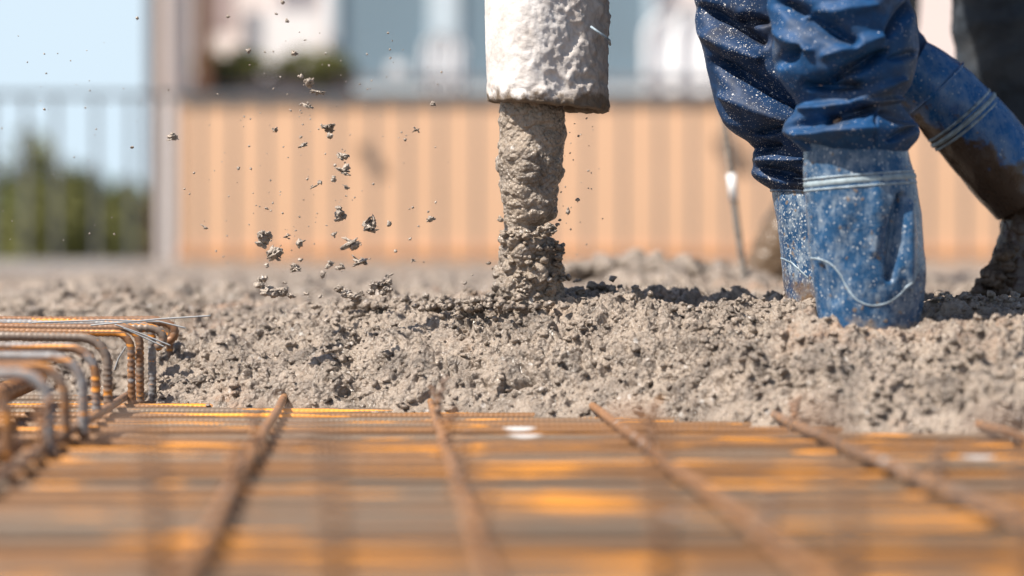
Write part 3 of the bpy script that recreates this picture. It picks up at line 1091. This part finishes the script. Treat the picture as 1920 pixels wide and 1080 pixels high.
def boot_part(rows, d, mat, parent, seed, name='boot', depth=.85, band_py=None, line=None, foot=True, curve=None, slope=0, disp_extra=None, label=None):
    b = None
    nr, nth = 260, 200

    def dsp(v, n):
        h = .0045 * fbm(v * np.array([9, 9, 6]), 3, seed) + .0008 * fbm(v * 60, 3, seed + 4)
        if disp_extra: h = h + disp_extra(v, n)
        return h
    v, n, f, (cx_, dd, hw, z) = loft(rows, d, nr, nth, depth, dsp, curve)
    V = [v]; F = [np.concatenate([f[:, :3], f[:, [0, 2, 3]]])]; off_ = len(v)
    vv = v.reshape(nr, nth, 3)
    if foot:
        # rounded foot pointing left, sunk in the concrete
        iv, if_ = ICO[3]
        c = vv[-1].mean(0)
        ft = iv * np.array([.10, .048, .036]) + np.array([c[0] - .03, c[1] + .015, .030])
        V.append(ft); F.append(if_ + off_); off_ += len(iv)
    o = mesh_obj(name, np.concatenate(V), np.concatenate(F), mat)
    keep_world(o, parent)
    if label: o['label'] = label

    def surf(theta, pyq):
        ri = np.interp(pyq, np.linspace(rows[0][0], rows[-1][0], nr), np.arange(nr))
        ti = (theta / (2 * math.pi) * nth) % nth
        r0 = int(np.clip(ri, 0, nr - 2)); t0 = int(ti) % nth
        fr, ft_ = ri - r0, ti - int(ti)
        a_ = vv[r0, t0] * (1 - ft_) + vv[r0, (t0 + 1) % nth] * ft_
        b_ = vv[r0 + 1, t0] * (1 - ft_) + vv[r0 + 1, (t0 + 1) % nth] * ft_
        return a_ * (1 - fr) + b_ * fr
    if band_py:
        for (p0, wd, r, m_) in band_py:
            pts = []
            for th in np.linspace(0, 2 * math.pi, 90):
                pts.append(surf(th, p0 - slope * math.cos(th)) + np.array([math.cos(th), math.sin(th), 0]) * wd)
            mb = MB(); mb.tube(pts, r, 8, cap=False)
            ob = mb.build('rim_band', m_, None, True); keep_world(ob, parent); ob.parent = o; ob.matrix_parent_inverse = Matrix.Identity(4)
            ob.matrix_parent_inverse = Matrix.Identity(4)
    if line:
        lp = np.array(line, float)
        tq = np.linspace(0, len(lp) - 1, 80)
        ths = np.interp(tq, np.arange(len(lp)), lp[:, 0]); pys = np.interp(tq, np.arange(len(lp)), lp[:, 1])
        ker = np.hanning(9); ker /= ker.sum()
        ths = np.convolve(np.pad(ths, 4, mode='edge'), ker, 'valid'); pys = np.convolve(np.pad(pys, 4, mode='edge'), ker, 'valid')
        pts = [surf(R(a_), b_) + np.array([math.cos(R(a_)), math.sin(R(a_)), 0]) * -.0010 for a_, b_ in zip(ths, pys)]
        mb = MB(); mb.tube(pts, .0017, 8)
        ob = mb.build('piping', M_PIPE, None, True); ob.parent = o
    return o


def creaseB(v, n):
    return stroke(v, n, [(1690, 370, 1668, 520, 13, -.010), (1706, 380, 1704, 540, 9, .004), (1600, 420, 1560, 560, 26, -.002), (1540, 500, 1548, 600, 10, -.004), (1650, 330, 1640, 470, 18, .003)], 3)


# angles: 270 deg faces the camera, 180 is left, 0/360 right
boot_part([(262, 1506, 1700), (300, 1504, 1706), (330, 1503, 1716), (360, 1505, 1721), (400, 1509, 1728), (450, 1515, 1732), (500, 1521, 1734), (550, 1527, 1732), (590, 1531, 1727), (640, 1536, 1722)],
          2.92, M_BOOTB, person1, 300, band_py=[(329, -.0003, .0015, M_PIPE), (339, -.0042, .0056, M_BANDD), (350, -.0003, .0015, M_PIPE)], slope=8,
          line=[(178, 484), (205, 484), (222, 492), (232, 512), (240, 540), (250, 562), (266, 572), (284, 566), (298, 548), (312, 520), (330, 496), (352, 484), (362, 482)], disp_extra=creaseB,
          label='dusty blue boot in front with a pale curved seam')
boot_part([(335, 1448, 1640), (352, 1450, 1644), (372, 1451, 1650), (420, 1458, 1662), (480, 1464, 1672), (540, 1469, 1675), (580, 1472, 1675), (620, 1474, 1672)],
          3.14, M_BOOTA, person1, 320, band_py=[(361, .0005, .0022, M_BOOTA)], slope=-4,
          line=[(178, 484), (195, 486), (210, 492), (222, 506), (232, 520)], label='blue boot behind spattered with cement and mud')
hip1 = (.50, 3.02, .86)
human(person1, hip1, (.36, 2.92, .48), (.43, 2.92, .12), (.33, 3.14, .48), (.43, 3.14, .12), (-.16, 0, .0), (.17, 3.05, 1.12), (.17, 3.24, 1.2))
# seat of the trousers
iv, if_ = ICO[3]
o = mesh_obj('trouser_seat', iv * np.array([.15, .19, .16]) + np.array([.5, 3.02, .82]), if_, M_TRB); keep_world(o, person1)

# ---- second worker, behind at the right
person2 = empty('person', P(1900, 560, 3.5))
tag(person2, 'worker stepping off a raised muddy blue boot, shin slanting down to the right edge', 'person')


def limb(name, pts, rad, mat, parent, seed, nth=160, nr=220, amp=.004, mudl=0., flat=.95, ang=.4):
    pts = np.array([tuple(p) for p in pts], float)
    L = np.concatenate([[0], np.cumsum(np.linalg.norm(np.diff(pts, axis=0), axis=1))]); L /= L[-1]
    u = np.linspace(0, 1, nr)
    ker = np.hanning(25); ker /= ker.sum()
    C = np.stack([np.convolve(np.pad(np.interp(u, L, pts[:, i]), 12, mode='reflect', reflect_type='odd'), ker, 'valid') for i in range(3)], 1)
    rr = np.convolve(np.pad(np.interp(u, L, rad), 12, mode='edge'), ker, 'valid')
    t = np.gradient(C, axis=0); t /= np.linalg.norm(t, axis=1)[:, None]
    yv = np.array([0, 1., 0])
    a = np.cross(t, yv); a /= np.linalg.norm(a, axis=1)[:, None]
    b = np.cross(a, t)
    th = np.arange(nth) * 2 * math.pi / nth
    n = np.cos(th)[None, :, None] * a[:, None, :] + np.sin(th)[None, :, None] * b[:, None, :] * flat
    v = (C[:, None, :] + n * rr[:, None, None]).reshape(-1, 3)
    n = n.reshape(-1, 3)
    h = amp * fbm(v * 14, 3, seed)
    if mudl: h = h + mudl * (pebbles(v / .014, seed + 2, .7) * sstep(.33, .2, v[:, 2]))
    if name == 'trouser_leg': h = h + fold_noise(v, .9, ang, seed)
    v = v + n * h[:, None]
    f = grid_faces(nr, nth, True)
    tri = np.concatenate([f[:, :3], f[:, [0, 2, 3]]])
    caps = []
    e0 = len(v); v = np.concatenate([v, C[[0]], C[[-1]]])
    for k_ in range(nth):
        caps.append((e0, (k_ + 1) % nth, k_)); caps.append((e0 + 1, (nr - 1) * nth + k_, (nr - 1) * nth + (k_ + 1) % nth))
    tri = np.concatenate([tri, np.array(caps)])
    o = mesh_obj(name, v, tri, mat); keep_world(o, parent)
    return o, C, rr, t


dC = 3.36
bc, C_, r_, t_ = limb('boot', [P(1700, 128, dC), P(1748, 160, dC), P(1807, 226, dC), P(1862, 290, dC), P(1898, 335, dC), P(1925, 372, dC)], [.046, .050, .053, .0565, .055, .052], M_BOOTC, person2, 400, flat=1.25)
bc['label'] = 'blue boot with mud patches, heel lifted'
ft, _, _, _ = limb('boot_foot', [P(1925, 340, dC), P(1934, 385, dC), P(1928, 440, dC), P(1916, 500, dC), P(1898, 548, dC), P(1890, 575, dC)], [.050, .047, .037, .040, .043, .035], M_BOOTC, person2, 410, mudl=.003, amp=.007)
# band over the shaft
for kk, (fr, rr0, m_) in enumerate(((.20, .002, M_BOOTC), (.40, .0022, M_PIPE), (.435, .0036, M_BANDD), (.47, .0022, M_PIPE))):
    i_ = int(fr * 219); c_ = C_[i_]; tt_ = t_[i_]
    a = np.cross(tt_, [0, 1, 0]); a /= np.linalg.norm(a); b = np.cross(a, tt_)
    pts = [c_ + (a * math.cos(q_) + b * math.sin(q_) * 1.25) * (r_[i_] + .0005) for q_ in np.linspace(0, 6.283, 70)]
    mb = MB(); mb.tube(pts, rr0, 8, cap=False)
    ob = mb.build('rim_band', m_, None, True); ob.parent = bc
# mud clods stuck to the toe
V_, F_, off = [], [], 0
for _i in range(260):
    w = rg.normal(0, 1); q_ = rg.random() ** .6
    c = P(1890 - 62 * q_ * rg.random() + w * 4, 462 + 90 * q_, dC - rg.uniform(-.03, .045))
    if c.z < .1: c.z = .1
    lv, lf = PRO[rg.integers(24)]
    V_.append(lv * rg.uniform(.004, .014) + np.array(c)); F_.append(lf + off); off += len(lv)
o = mesh_obj('mud_clods', np.concatenate(V_), np.concatenate(F_), M_MUD); keep_world(o, person2); tag(o, kind='stuff')
# trousers of the second worker
dD = 3.9
o, _, _, _ = limb('trouser_leg', [(.50, 3.44, .84), P(1600, -300, 3.42), P(1612, -60, dC), P(1632, 70, dC), P(1690, 122, dC), P(1730, 150, dC)], [.09, .075, .064, .056, .046, .046], M_NAVY, person2, 450)
o['label'] = 'navy trouser leg bent at the knee'
limb('trouser_leg', [(.50, 3.56, .84), P(1606, -200, 3.55), P(1606, 150, 3.55), P(1612, 290, 3.55)], [.09, .08, .072, .066], M_NAVY, person2, 455)
limb('boot', [P(1612, 270, 3.55), P(1616, 420, 3.55), P(1620, 580, 3.55)], [.06, .06, .058], M_BOOTC, person2, 456)
human(person2, (.50, 3.5, .86), tuple(P(1640, 80, dC)), tuple(P(1912, 372, dC)), tuple(P(1606, 0, 3.55)), tuple(P(1620, 510, 3.55)), (-.1, 0, 0), (.2, 3.45, 1.0), (.2, 3.7, 1.0), Vector((-.01, 0, -.08)))
# ---- fourth worker at the right edge
person4 = empty('person', P(1900, 560, 3.9))
tag(person4, 'worker at the upper right edge, only a blurred dark grey-blue dirty trouser leg in view', 'person')
o, _, _, _ = limb('trouser_leg', [(.88, 3.86, .86), P(1893, -250, dD), P(1886, 0, dD), P(1892, 130, dD), P(1925, 250, dD)], [.11, .10, .088, .086, .075], M_TRD, person4, 430)
limb('boot', [P(1935, 225, dD), P(1945, 400, dD), P(1950, 560, dD)], [.06, .058, .055], M_BOOTM, person4, 440)[0]['label'] = 'mud brown boot'
limb('trouser_leg', [(.92, 4.02, .86), (1.12, 4.1, .5), (1.14, 4.1, .38)], [.11, .09, .08], M_TRD, person4, 431)
limb('boot', [(1.14, 4.1, .42), (1.15, 4.1, .25), (1.15, 4.1, .09)], [.066, .064, .06], M_BOOTM, person4, 441)
human(person4, (.9, 3.95, .86), tuple(P(1886, 20, dD)), tuple(P(1948, 480, dD)), (1.12, 4.1, .5), (1.15, 4.1, .14), (-.05, 0, 0), (.7, 3.8, 1.0), (.72, 4.1, 1.0))

# ---- third worker, only a boot shows far behind
person3 = empty('person', P(1460, 520, 5.0))
tag(person3, 'worker far behind, seen only as a blurred muddy boot beside the speckled boot', 'person')
d3 = 5.0
limb('boot', [P(1590, 200, d3), P(1545, 330, d3), P(1490, 430, d3), P(1455, 490, d3), P(1440, 530, d3)], [.07, .068, .062, .058, .05], M_BOOTM, person3, 500, mudl=.006)
limb('boot', [P(1622, 200, d3 + .1), P(1624, 380, d3 + .1), P(1626, 530, d3 + .1)], [.066, .062, .055], M_BOOTM, person3, 510)
limb('trouser_leg', [(.78, d3, .9), P(1640, 0, d3), P(1600, 150, d3), P(1585, 225, d3)], [.1, .085, .08, .075], M_TRD, person3, 520)
limb('trouser_leg', [(.78, d3 + .12, .9), P(1650, 0, d3 + .1), P(1625, 225, d3 + .1)], [.1, .085, .078], M_TRD, person3, 530)
human(person3, (.80, d3 + .05, .9), tuple(P(1640, 10, d3)), tuple(P(1460, 485, d3)), tuple(P(1650, 10, d3 + .1)), tuple(P(1626, 500, d3 + .1)), (-.1, 0, 0), (.6, 4.8, .95), (.6, 5.3, .95), Vector((0, 0, -.03)))

# ---- thin rod with tape
rod = empty('marker_rod', P(1396, 515, 4.2))
tag(rod, 'thin dark rod with white tape stuck upright in the concrete before the orange wall', 'rod')
d4 = 4.2
kn = [(1300, -420), (1325, -150), (1345, 60), (1355, 205), (1364, 270), (1373, 340), (1381, 410), (1389, 470), (1397, 525)]
pp = [P(x, y, d4) for x, y in kn]
dense = []
for i in range(len(pp) - 1):
    for u in np.linspace(0, 1, 24, endpoint=False): dense.append(pp[i].lerp(pp[i + 1], u))
dense.append(pp[-1])
mb = MB(); mb.tube(dense, .0052, 8, .0012, .012)
mb.build('rod_shaft', M_ROD, rod, True)
mb = MB(); mb.tube([P(1371, 326, d4), P(1374, 350, d4), P(1376, 376, d4)], .0078, 10)
mb.build('tape_wrap', M_TAPE, rod, True)

# ------------------------------------------------------------------ flying splashes
HANG = [  # px, py, width px, aspect, darkness/seed, label
    (322, 257, 24, .9, 'two-lobed crumb in mid air alone at the left before the wall corner'),
    (582, 155, 24, .9, 'knobbly concrete bit in mid air just above the railing line before the planter'),
    (597, 173, 22, .5, 'flat twisted concrete bit in mid air at the top rail below the planter'),
    (551, 100, 17, .8, 'rounded grey concrete bit in mid air before the planter leaves'),
    (577, 199, 14, 1.4, 'pale drop-shaped concrete bit in mid air at the top of the orange wall'),
    (618, 240, 30, .6, 'dark jagged concrete bit in mid air, wing-shaped, highest large one on the orange wall'),
    (618, 255, 16, .8, 'pale concrete bit hanging right under the dark wing-shaped one'),
    (568, 272, 17, .9, 'small pale round concrete bit in mid air left of the dark jagged one'),
    (516, 243, 15, .75, 'small oval concrete bit in mid air before the upper orange wall'),
    (642, 293, 28, .45, 'flat concrete bit with a pointed tail in mid air'),
    (646, 320, 30, .75, 'grey triangular concrete bit in mid air before the orange wall'),
    (626, 336, 13, 1.1, 'round brown pebble in mid air below the triangular bit'),
    (589, 350, 15, .6, 'small flat concrete bit, left one of the close pair in mid air'),
    (600, 342, 9, .9, 'tiny dark round bit, right one of the close pair in mid air'),
    (649, 351, 15, .6, 'small pale flat bit in mid air under the triangular one'),
    (636, 402, 24, 1.6, 'tall S-shaped dark concrete bit falling before the orange wall'),
    (692, 425, 36, .9, 'star-shaped dark concrete bit with four arms in mid air'),
    (729, 420, 9, 1.5, 'small upright grey bit right of the star-shaped one'),
    (807, 411, 15, 1.2, 'round speckled concrete bit in mid air nearest the falling stream at wall height'),
    (780, 244, 16, .8, 'rounded pale bit in mid air high on the right before the orange wall'),
    (626, 439, 12, 1.3, 'small pale angular bit left above the lumpy square one'),
    (657, 457, 28, 1.1, 'lumpy squarish concrete bit in mid air below the star-shaped one'),
    (562, 456, 17, 1.1, 'smooth grey oval bit in mid air low on the orange wall'),
    (538, 443, 14, 1.0, 'pale rounded bit in mid air above the grey oval one'),
    (495, 447, 30, 1.3, 'spindly cluster of small bits with a hanging tail in mid air'),
    (516, 477, 28, 1.15, 'large pale rounded clump in mid air below the spindly cluster'),
    (553, 502, 22, 1.1, 'rough brownish clump in mid air before the far concrete edge'),
    (500, 497, 9, 1.1, 'small pinkish pebble below the large pale clump'),
    (563, 487, 9, .8, 'tiny dark pebble above the rough brownish clump'),
    (677, 490, 34, .55, 'long slanted concrete bit in mid air at the foot of the orange wall'),
    (618, 498, 16, 1.3, 'dark left half of the two joined clumps at the foot of the orange wall'),
    (637, 502, 20, 1.0, 'pale right half of the two joined clumps at the foot of the orange wall'),
    (605, 515, 9, 1.4, 'small slanted flake under the joined clumps'),
    (775, 488, 11, 1.1, 'small curved flake in mid air alone at the foot of the orange wall'),
    (731, 516, 14, .7, 'dark flat flake in mid air before the far concrete'),
    (574, 551, 11, 1.0, 'single pinkish round pebble right of the big brown splash'),
    (386, 427, 13, .8, 'small brown crumb in mid air left on the orange wall'),
    (427, 31, 11, .8, 'small grey crumb in mid air near the top, left of the brown pipe wall opening'),
    (538, 39, 9, .8, 'small dark crumb in mid air near the top before the white wall'),
    (466, 96, 9, 1.2, 'small crumb in mid air left of the one before the planter leaves'),
    (812, 195, 9, 1.2, 'small dark flake in mid air near the window sill left of the hose'),
    (1083, 375, 9, .8, 'dark brown drop in mid air right of the falling stream'),
    (1065, 397, 8, 1.6, 'long dark drop touching distance right of the stream neck'),
]
flying_group = 'concrete bits flying in mid air'


def splash(px, py, w, asp, seed, level=3, d=None, root_name='concrete_splash'):
    rg_ = random.Random(seed)
    d = d or rg_.uniform(3.04, 3.2)
    s = w * d / FPX / 2
    V, F, o_ = [], [], 0
    n_ = 1 if w < 10 else (3 if w < 18 else 6)
    for k in range(n_):
        lv, lf = lump_mesh(level if w > 12 else 2, (1, 1, 1), 1000 + seed * 7 + k, .8, 1.4)
        if n_ == 1:
            c = np.zeros(3); sc = np.array([1, .8, asp]) * s * 1.1
        else:
            a = rg_.uniform(0, 6.28); rd = rg_.uniform(.3, .75) if k else 0
            c = np.array([math.cos(a) * rd * s, rg_.uniform(-.4, .4) * s, math.sin(a) * rd * s * asp])
            q_ = rg_.uniform(.28, .55) if k else .7
            el = rg_.uniform(.7, 2.3)
            sc = np.array([q_ * el, q_, q_ / el * max(.6, asp)]) * s
        rot = np.array(Matrix.Rotation(rg_.uniform(-.8, .8), 3, 'Y') @ Matrix.Rotation(rg_.uniform(0, 3), 3, 'Z')) if n_ > 1 else np.eye(3)
        V.append((lv * sc) @ rot.T + c); F.append(lf + o_); o_ += len(lv)
    o = mesh_obj(root_name, np.concatenate(V), np.concatenate(F), M_SPL)
    o.location = P(px, py, d)
    return o


for i, (px, py, w, asp, lb) in enumerate(HANG):
    o = splash(px, py, w, asp, i + 1)
    tag(o, lb, 'concrete bit', flying_group)
# the largest: a curved ragged splash made of joined lumps
def ragged(pts, d, seed, name, label, r0, r1, dens=3):
    rg_ = random.Random(seed)
    V, F, o_ = [], [], 0
    for (x, y, w) in pts:
        for k in range(dens):
            lv, lf = lump_mesh(3, (1, 1, 1), 2000 + seed * 31 + o_ % 97 + k, .8, 1.5)
            r = rg_.uniform(r0, r1) * w
            c = P(x + rg_.uniform(-6, 6) * w, y + rg_.uniform(-5, 5) * w, d + rg_.uniform(-.008, .008))
            V.append(lv * r * np.array([rg_.uniform(.9, 1.6), 1, rg_.uniform(.7, 1.1)]) + np.array(c)); F.append(lf + o_); o_ += len(lv)
    V = np.concatenate(V); c = V.mean(0)
    o = mesh_obj(name, V - c, np.concatenate(F), M_SPL)
    o.location = tuple(c)
    return tag(o, label, 'concrete bit', flying_group)


ragged([(493, 524, .7), (490, 538, .8), (500, 546, 1), (512, 552, 1.1), (524, 548, 1.), (534, 544, .9), (544, 552, .8), (551, 558, .5), (533, 531, .4)], 3.08, 1, 'concrete_splash', 'largest splash, a ragged brown curve of concrete low at the left', .003, .006)
ragged([(634, 542, .6), (642, 546, .7), (652, 550, .8), (664, 554, .8), (676, 552, .8), (668, 562, .7)], 3.12, 2, 'concrete_splash', 'crumbly left cluster of splash just above the concrete crest', .003, .006, 4)
ragged([(696, 546, .7), (706, 536, .8), (716, 532, .9), (728, 540, .9), (730, 528, .6), (718, 548, .7)], 3.12, 3, 'concrete_splash', 'crumbly right cluster of splash just above the concrete crest', .003, .006, 4)
# fine drops: many alike, nothing tells them apart
drops = []
rg_ = random.Random(99)
SP = []
for i in range(10):
    lv, lf = lump_mesh(2, (1, 1, 1), 3000 + i, .6, 1.5)
    o = mesh_obj('concrete_drop', lv, lf, M_SPL); SP.append(o)
fixed = [(257, 34, 6), (518, 26, 5), (572, 75, 4), (564, 196, 5), (545, 207, 5), (564, 257, 6), (467, 274, 5), (447, 316, 6), (628, 310, 5), (364, 324, 6), (346, 354, 5), (500, 391, 7), (760, 262, 6), (742, 471, 6),
         (769, 448, 6), (871, 530, 8), (600, 556, 7), (83, 101, 4), (83, 205, 5), (248, 276, 6), (168, 438, 4), (1103, 320, 4), (1069, 287, 4), (1085, 255, 4), (1130, 410, 3), (530, 4, 8), (565, 143, 8), (560, 143, 5), (731, 93, 4), (828, 135, 4), (821, 158, 3), (866, 180, 3),
         (1142, 205, 3), (1100, 222, 4), (1060, 350, 4), (1052, 360, 4), (1070, 430, 4), (1075, 300, 3), (508, 395, 4), (429, 368, 3), (480, 385, 3), (402, 320, 3), (817, 379, 5), (803, 397, 4), (700, 345, 4), (665, 370, 3)]
for k in range(150):
    fixed.append((rg_.gauss(570, 120), rg_.uniform(60, 520), rg_.choice((2, 2, 2.5, 3, 3.5, 4))))
for k in range(40):
    fixed.append((rg_.uniform(0, 280), rg_.uniform(60, 480), rg_.choice((1.6, 2, 2.5, 3))))
for k in range(25):
    fixed.append((rg_.gauss(1085, 28), rg_.uniform(220, 500), rg_.choice((1.8, 2, 2.5, 3))))
used = 0
for k, (px, py, w) in enumerate(fixed):
    src = SP[k % 10]
    o = src if k < 10 else src.copy()
    if k >= 10: col.objects.link(o)
    d = rg_.uniform(2.98, 3.22)
    o.location = P(px, py, d)
    s = w * d / FPX / 2 * 1.1
    o.scale = (s * rg_.uniform(.8, 1.3), s, s * rg_.uniform(.6, 1.2))
    o.rotation_euler = (0, rg_.uniform(-1, 1), 0)
    tag(o, 'tiny speck of concrete flying in mid air', 'concrete drop', 'tiny flying concrete drops')

# ------------------------------------------------------------------ railing at the slab edge
rail = empty('metal_railing', (0, 12.15, .1))
tag(rail, 'grey metal railing with upright bars along the far slab edge', 'railing')
dr_ = 12.15
zt = P(0, 178, dr_).z
mb = MB(); mb.box(-6, dr_ - .02, zt - .014, 6, dr_ + .02, zt + .014, .006); mb.build('top_rail', M_RAIL, rail)
first = None
bx = [48, 105, 180, 245]
px = 312
while px < 2150:
    bx.append(px); px += random.uniform(60, 70)
px = -15
while px > -300:
    bx.append(px); px -= 63
for px in bx:
    x = (px - 960) * dr_ / FPX
    if first is None:
        mb = MB(); mb.box(-.012, -.009, .102 - .1, .012, .009, zt - .016 - .1, .003)
        first = mesh_obj('baluster', np.concatenate(mb.v), mb.f, M_RAIL, None, False); o = first
    else:
        o = first.copy(); col.objects.link(o)
    o.parent = rail; o.location = (x, 0, 0)

# ------------------------------------------------------------------ building behind
bld = empty('apartment_building', (3, 14.5, -3.5))
tag(bld, 'pale building with orange balcony wall, shuttered windows and a brown pipe', 'building')


def bx_(name, px0, px1, py0, py1, d, th, mat, parent=bld, bev=0.005, kind=None):
    a = P(px0, py0, d); b = P(px1, py1, d)
    mb = MB(); mb.box(a.x, d, b.z, b.x, d + th, a.z, bev)
    return mb.build(name, mat, parent)


dO, dF = 13.6, 15.5
a = P(330, 188, dO)
mb = MB(); mb.box(a.x, dO, -3.5, 9, dO + .18, a.z, .01); mb.build('balcony_wall', M_ORANGE, bld)
a = P(330, 470, dO - .03); b = P(330, 492, dO - .03)
mb = MB(); mb.box(a.x + .02, dO - .03, b.z - .1, 9, dO - .003, a.z, .004); mb.build('base_trim', M_ORANGE2, bld)
bx_('balcony_coping', 334, 2900, 183, 190, dO - .02, .25, M_RAIL)
# facade
a = P(298, 0, dF)
mb = MB(); mb.box(a.x, dF, -3.5, 10, dF + .3, 4.2, .01); mb.build('wall', M_PINK, bld)
mb = MB(); mb.box(a.x - .3, dF - .5, 4.21, 10.3, dF + 6, 4.4, .01); mb.build('roof', M_BROWN, bld)
mb = MB(); mb.box(a.x, dF + .31, -3.5, a.x + .25, dF + 6, 4.2, .01); mb.build('wall', M_PINK, bld)
bx_('corner_pier', 296, 331, 186, 1600, dO - .02, .22, M_PINK)
bx_('downpipe', 275, 297, -500, 900, 15.38, .05, M_DKPIPE)
bx_('brown_post', 366, 396, -500, 180, 14.1, .08, M_BROWN)
bx_('shade_board', 392, 440, -400, 60, 15.2, .06, simple('mauve_board', (.40, .30, .28), .8))
bx_('wall_panel', 455, 602, 22, 175, 15.3, .05, M_WHITE)
# two windows with frames and curtains
def window(px0, px1, py0, py1, shades):
    a = P(px0, py0, dF - .06); b = P(px1, py1, dF - .06)
    root = bx_('window', px0, px1, py0, py1, dF - .05, .045, M_GLASS)
    for (q0, q1) in ((px0 - 10, px0 + 8), (px1 - 8, px1 + 10)):
        o_ = bx_('frame', q0, q1, py0, py1 + 6, dF - .09, .06, M_FRAME); o_.parent = root; o_.matrix_parent_inverse = Matrix.Identity(4)
    o_ = bx_('sill', px0 - 16, px1 + 16, py1 - 8, py1 + 20, dF - .16, .13, M_FRAME); o_.parent = root; o_.matrix_parent_inverse = Matrix.Identity(4)
    for (q0, q1) in shades:
        o_ = bx_('frame', q0, q1, py0, py1 - 8, dF - .08, .05, M_FRAME); o_.parent = root; o_.matrix_parent_inverse = Matrix.Identity(4)
    return root


window(625, 1222, -380, 168, [(803, 862)])
bx_('dark_rail', 640, 1345, 141, 158, 14.9, .04, simple('grey_rail', (.20, .22, .24), .6))


def curtain(px0, px1, pyt, pyb, d):
    """bulging pleated cloth with a rounded top"""
    n_, m_ = 60, 50
    V = []
    for s_ in (0, 1):
        for j in range(m_):
            v_ = j / (m_ - 1)
            half = (px1 - px0) / 2 * math.sqrt(max(0.0, 1 - max(0, (.35 - v_) / .35) ** 2.2))
            half = max(half, 2)
            cxp = (px0 + px1) / 2
            for i_ in range(n_):
                u_ = i_ / (n_ - 1) * 2 - 1
                p_ = P(cxp + u_ * half, pyt + (pyb - pyt) * v_, d)
                V.append((p_.x, p_.y - .03 * math.sin(u_ * 12) + s_ * .02, p_.z))
    F = grid_faces(m_, n_)
    F = np.concatenate([F, F + n_ * m_])
    o_ = mesh_obj('curtain', V, F, M_CURT); keep_world(o_, bld)
    return o_


curtain(792, 872, 62, 186, 15.15)
curtain(1207, 1420, 10, 186, 15.15)
bx_('wall_light', 728, 760, 118, 138, 15.1, .08, M_CURT)
bx_('balcony_clamp', 1290, 1335, 172, 196, 13.45, .06, M_DKPIPE)
bx_('balcony_clamp', 614, 640, 186, 202, 13.45, .06, M_RAIL)

# planters with foliage on the balcony wall
def leaves(name, centre, ext, n_, size, mat, seed, holes=.5):
    rg2 = np.random.default_rng(seed)
    c = rg2.normal(0, 1, (n_ * 3, 3)); c /= np.linalg.norm(c, axis=1)[:, None]
    c *= rg2.random((n_ * 3, 1)) ** .4
    k_ = fbm(c * 2.4 + seed, 3, seed) > (holes - .5) * .4
    c = c[k_][:n_]
    c = c * (1 + .25 * fbm(c * 1.7, 2, seed + 4))[:, None] * np.array(ext) + np.array(centre)
    m_ = len(c)
    a_ = rg2.normal(0, 1, (m_, 3)); a_ /= np.linalg.norm(a_, axis=1)[:, None]
    b_ = rg2.normal(0, 1, (m_, 3)); b_ -= a_ * (a_ * b_).sum(1)[:, None]; b_ /= np.linalg.norm(b_, axis=1)[:, None]
    s_ = size * rg2.uniform(.6, 1.4, (m_, 1))
    V = np.stack([c + a_ * s_, c + b_ * s_ * .5, c - a_ * s_, c - b_ * s_ * .5], 1).reshape(-1, 3)
    return mesh_obj(name, V, np.arange(m_ * 4).reshape(-1, 4), mat, None, False)


for (p0, p1, lb) in ((364, 508, 'dark planter box with green plants on the balcony beside the brown post'), (514, 662, 'dark planter box with bushy green plants on the balcony beside the window')):
    cpl = P((p0 + p1) / 2, 180, 14.3)
    pr = empty('planter_box', cpl); tag(pr, lb, 'planter')
    a = P(p0, 146, 14.3); b = P(p1, 182, 14.3)
    mb = MB(); mb.box(a.x, 14.2, b.z, b.x, 14.45, a.z, .01); mb.build('box', M_PLANTER, pr)
    w_ = (b.x - a.x) / 2
    o = leaves('foliage', ((a.x + b.x) / 2, 14.3, P(0, 130, 14.3).z), (w_ * 1.05, .14, .12), 2600, .022, M_LEAF, p0)
    keep_world(o, pr)

# ------------------------------------------------------------------ trees far left
for i, (px, pyt, w, d, mat_) in enumerate(((-130, 330, 190, 34, M_LEAF), (60, 296, 150, 36, M_LEAF), (150, 325, 110, 38, M_LEAFD), (235, 352, 120, 33, M_LEAF), (10, 360, 130, 30, M_LEAFD), (330, 340, 120, 40, M_LEAFD), (110, 385, 160, 27, M_LEAF))):
    top_ = P(px, pyt, d); base = Vector((top_.x, d, -3.5))
    tr = empty('garden_tree', base)
    names = ['tallest crown, reaching highest, left half of the railing gap', '']
    lab = ['leafy olive tree cut by the left edge of the frame behind the railing', 'tallest olive green tree behind the second railing bar', 'dark green tree right of the tallest one behind the railing',
           'low olive tree nearest the building corner behind the railing', 'dark low tree in front of the tallest one at the far left', 'dark tree mostly hidden behind the building corner', 'broad low olive bush in front of the other trees'][i]
    tag(tr, lab, 'tree', 'trees beyond the railing')
    w2 = w / 2 * d / FPX * 1.9
    hgt = top_.z + 3.5
    mb = MB()
    mb.tube([base, base + Vector((.1, 0, hgt * .4)), base + Vector((0, .1, hgt * .8))], [.14, .1, .03], 8)
    for a_ in (0, 2.1, 4.2):
        mb.tube([base + Vector((.05, 0, hgt * .35)), base + Vector((math.cos(a_) * w2 * .4, math.sin(a_) * w2 * .4, hgt * .55)), base + Vector((math.cos(a_) * w2 * .7, math.sin(a_) * w2 * .7, hgt * .75))], [.06, .04, .015], 6)
    mb.build('trunk', M_BARK, tr, True)
    o = leaves('crown', (base.x, d, -3.5 + hgt * .62), (w2, w2, hgt * .40), 16000, .075, mat_, i + 5, .55)
    keep_world(o, tr)
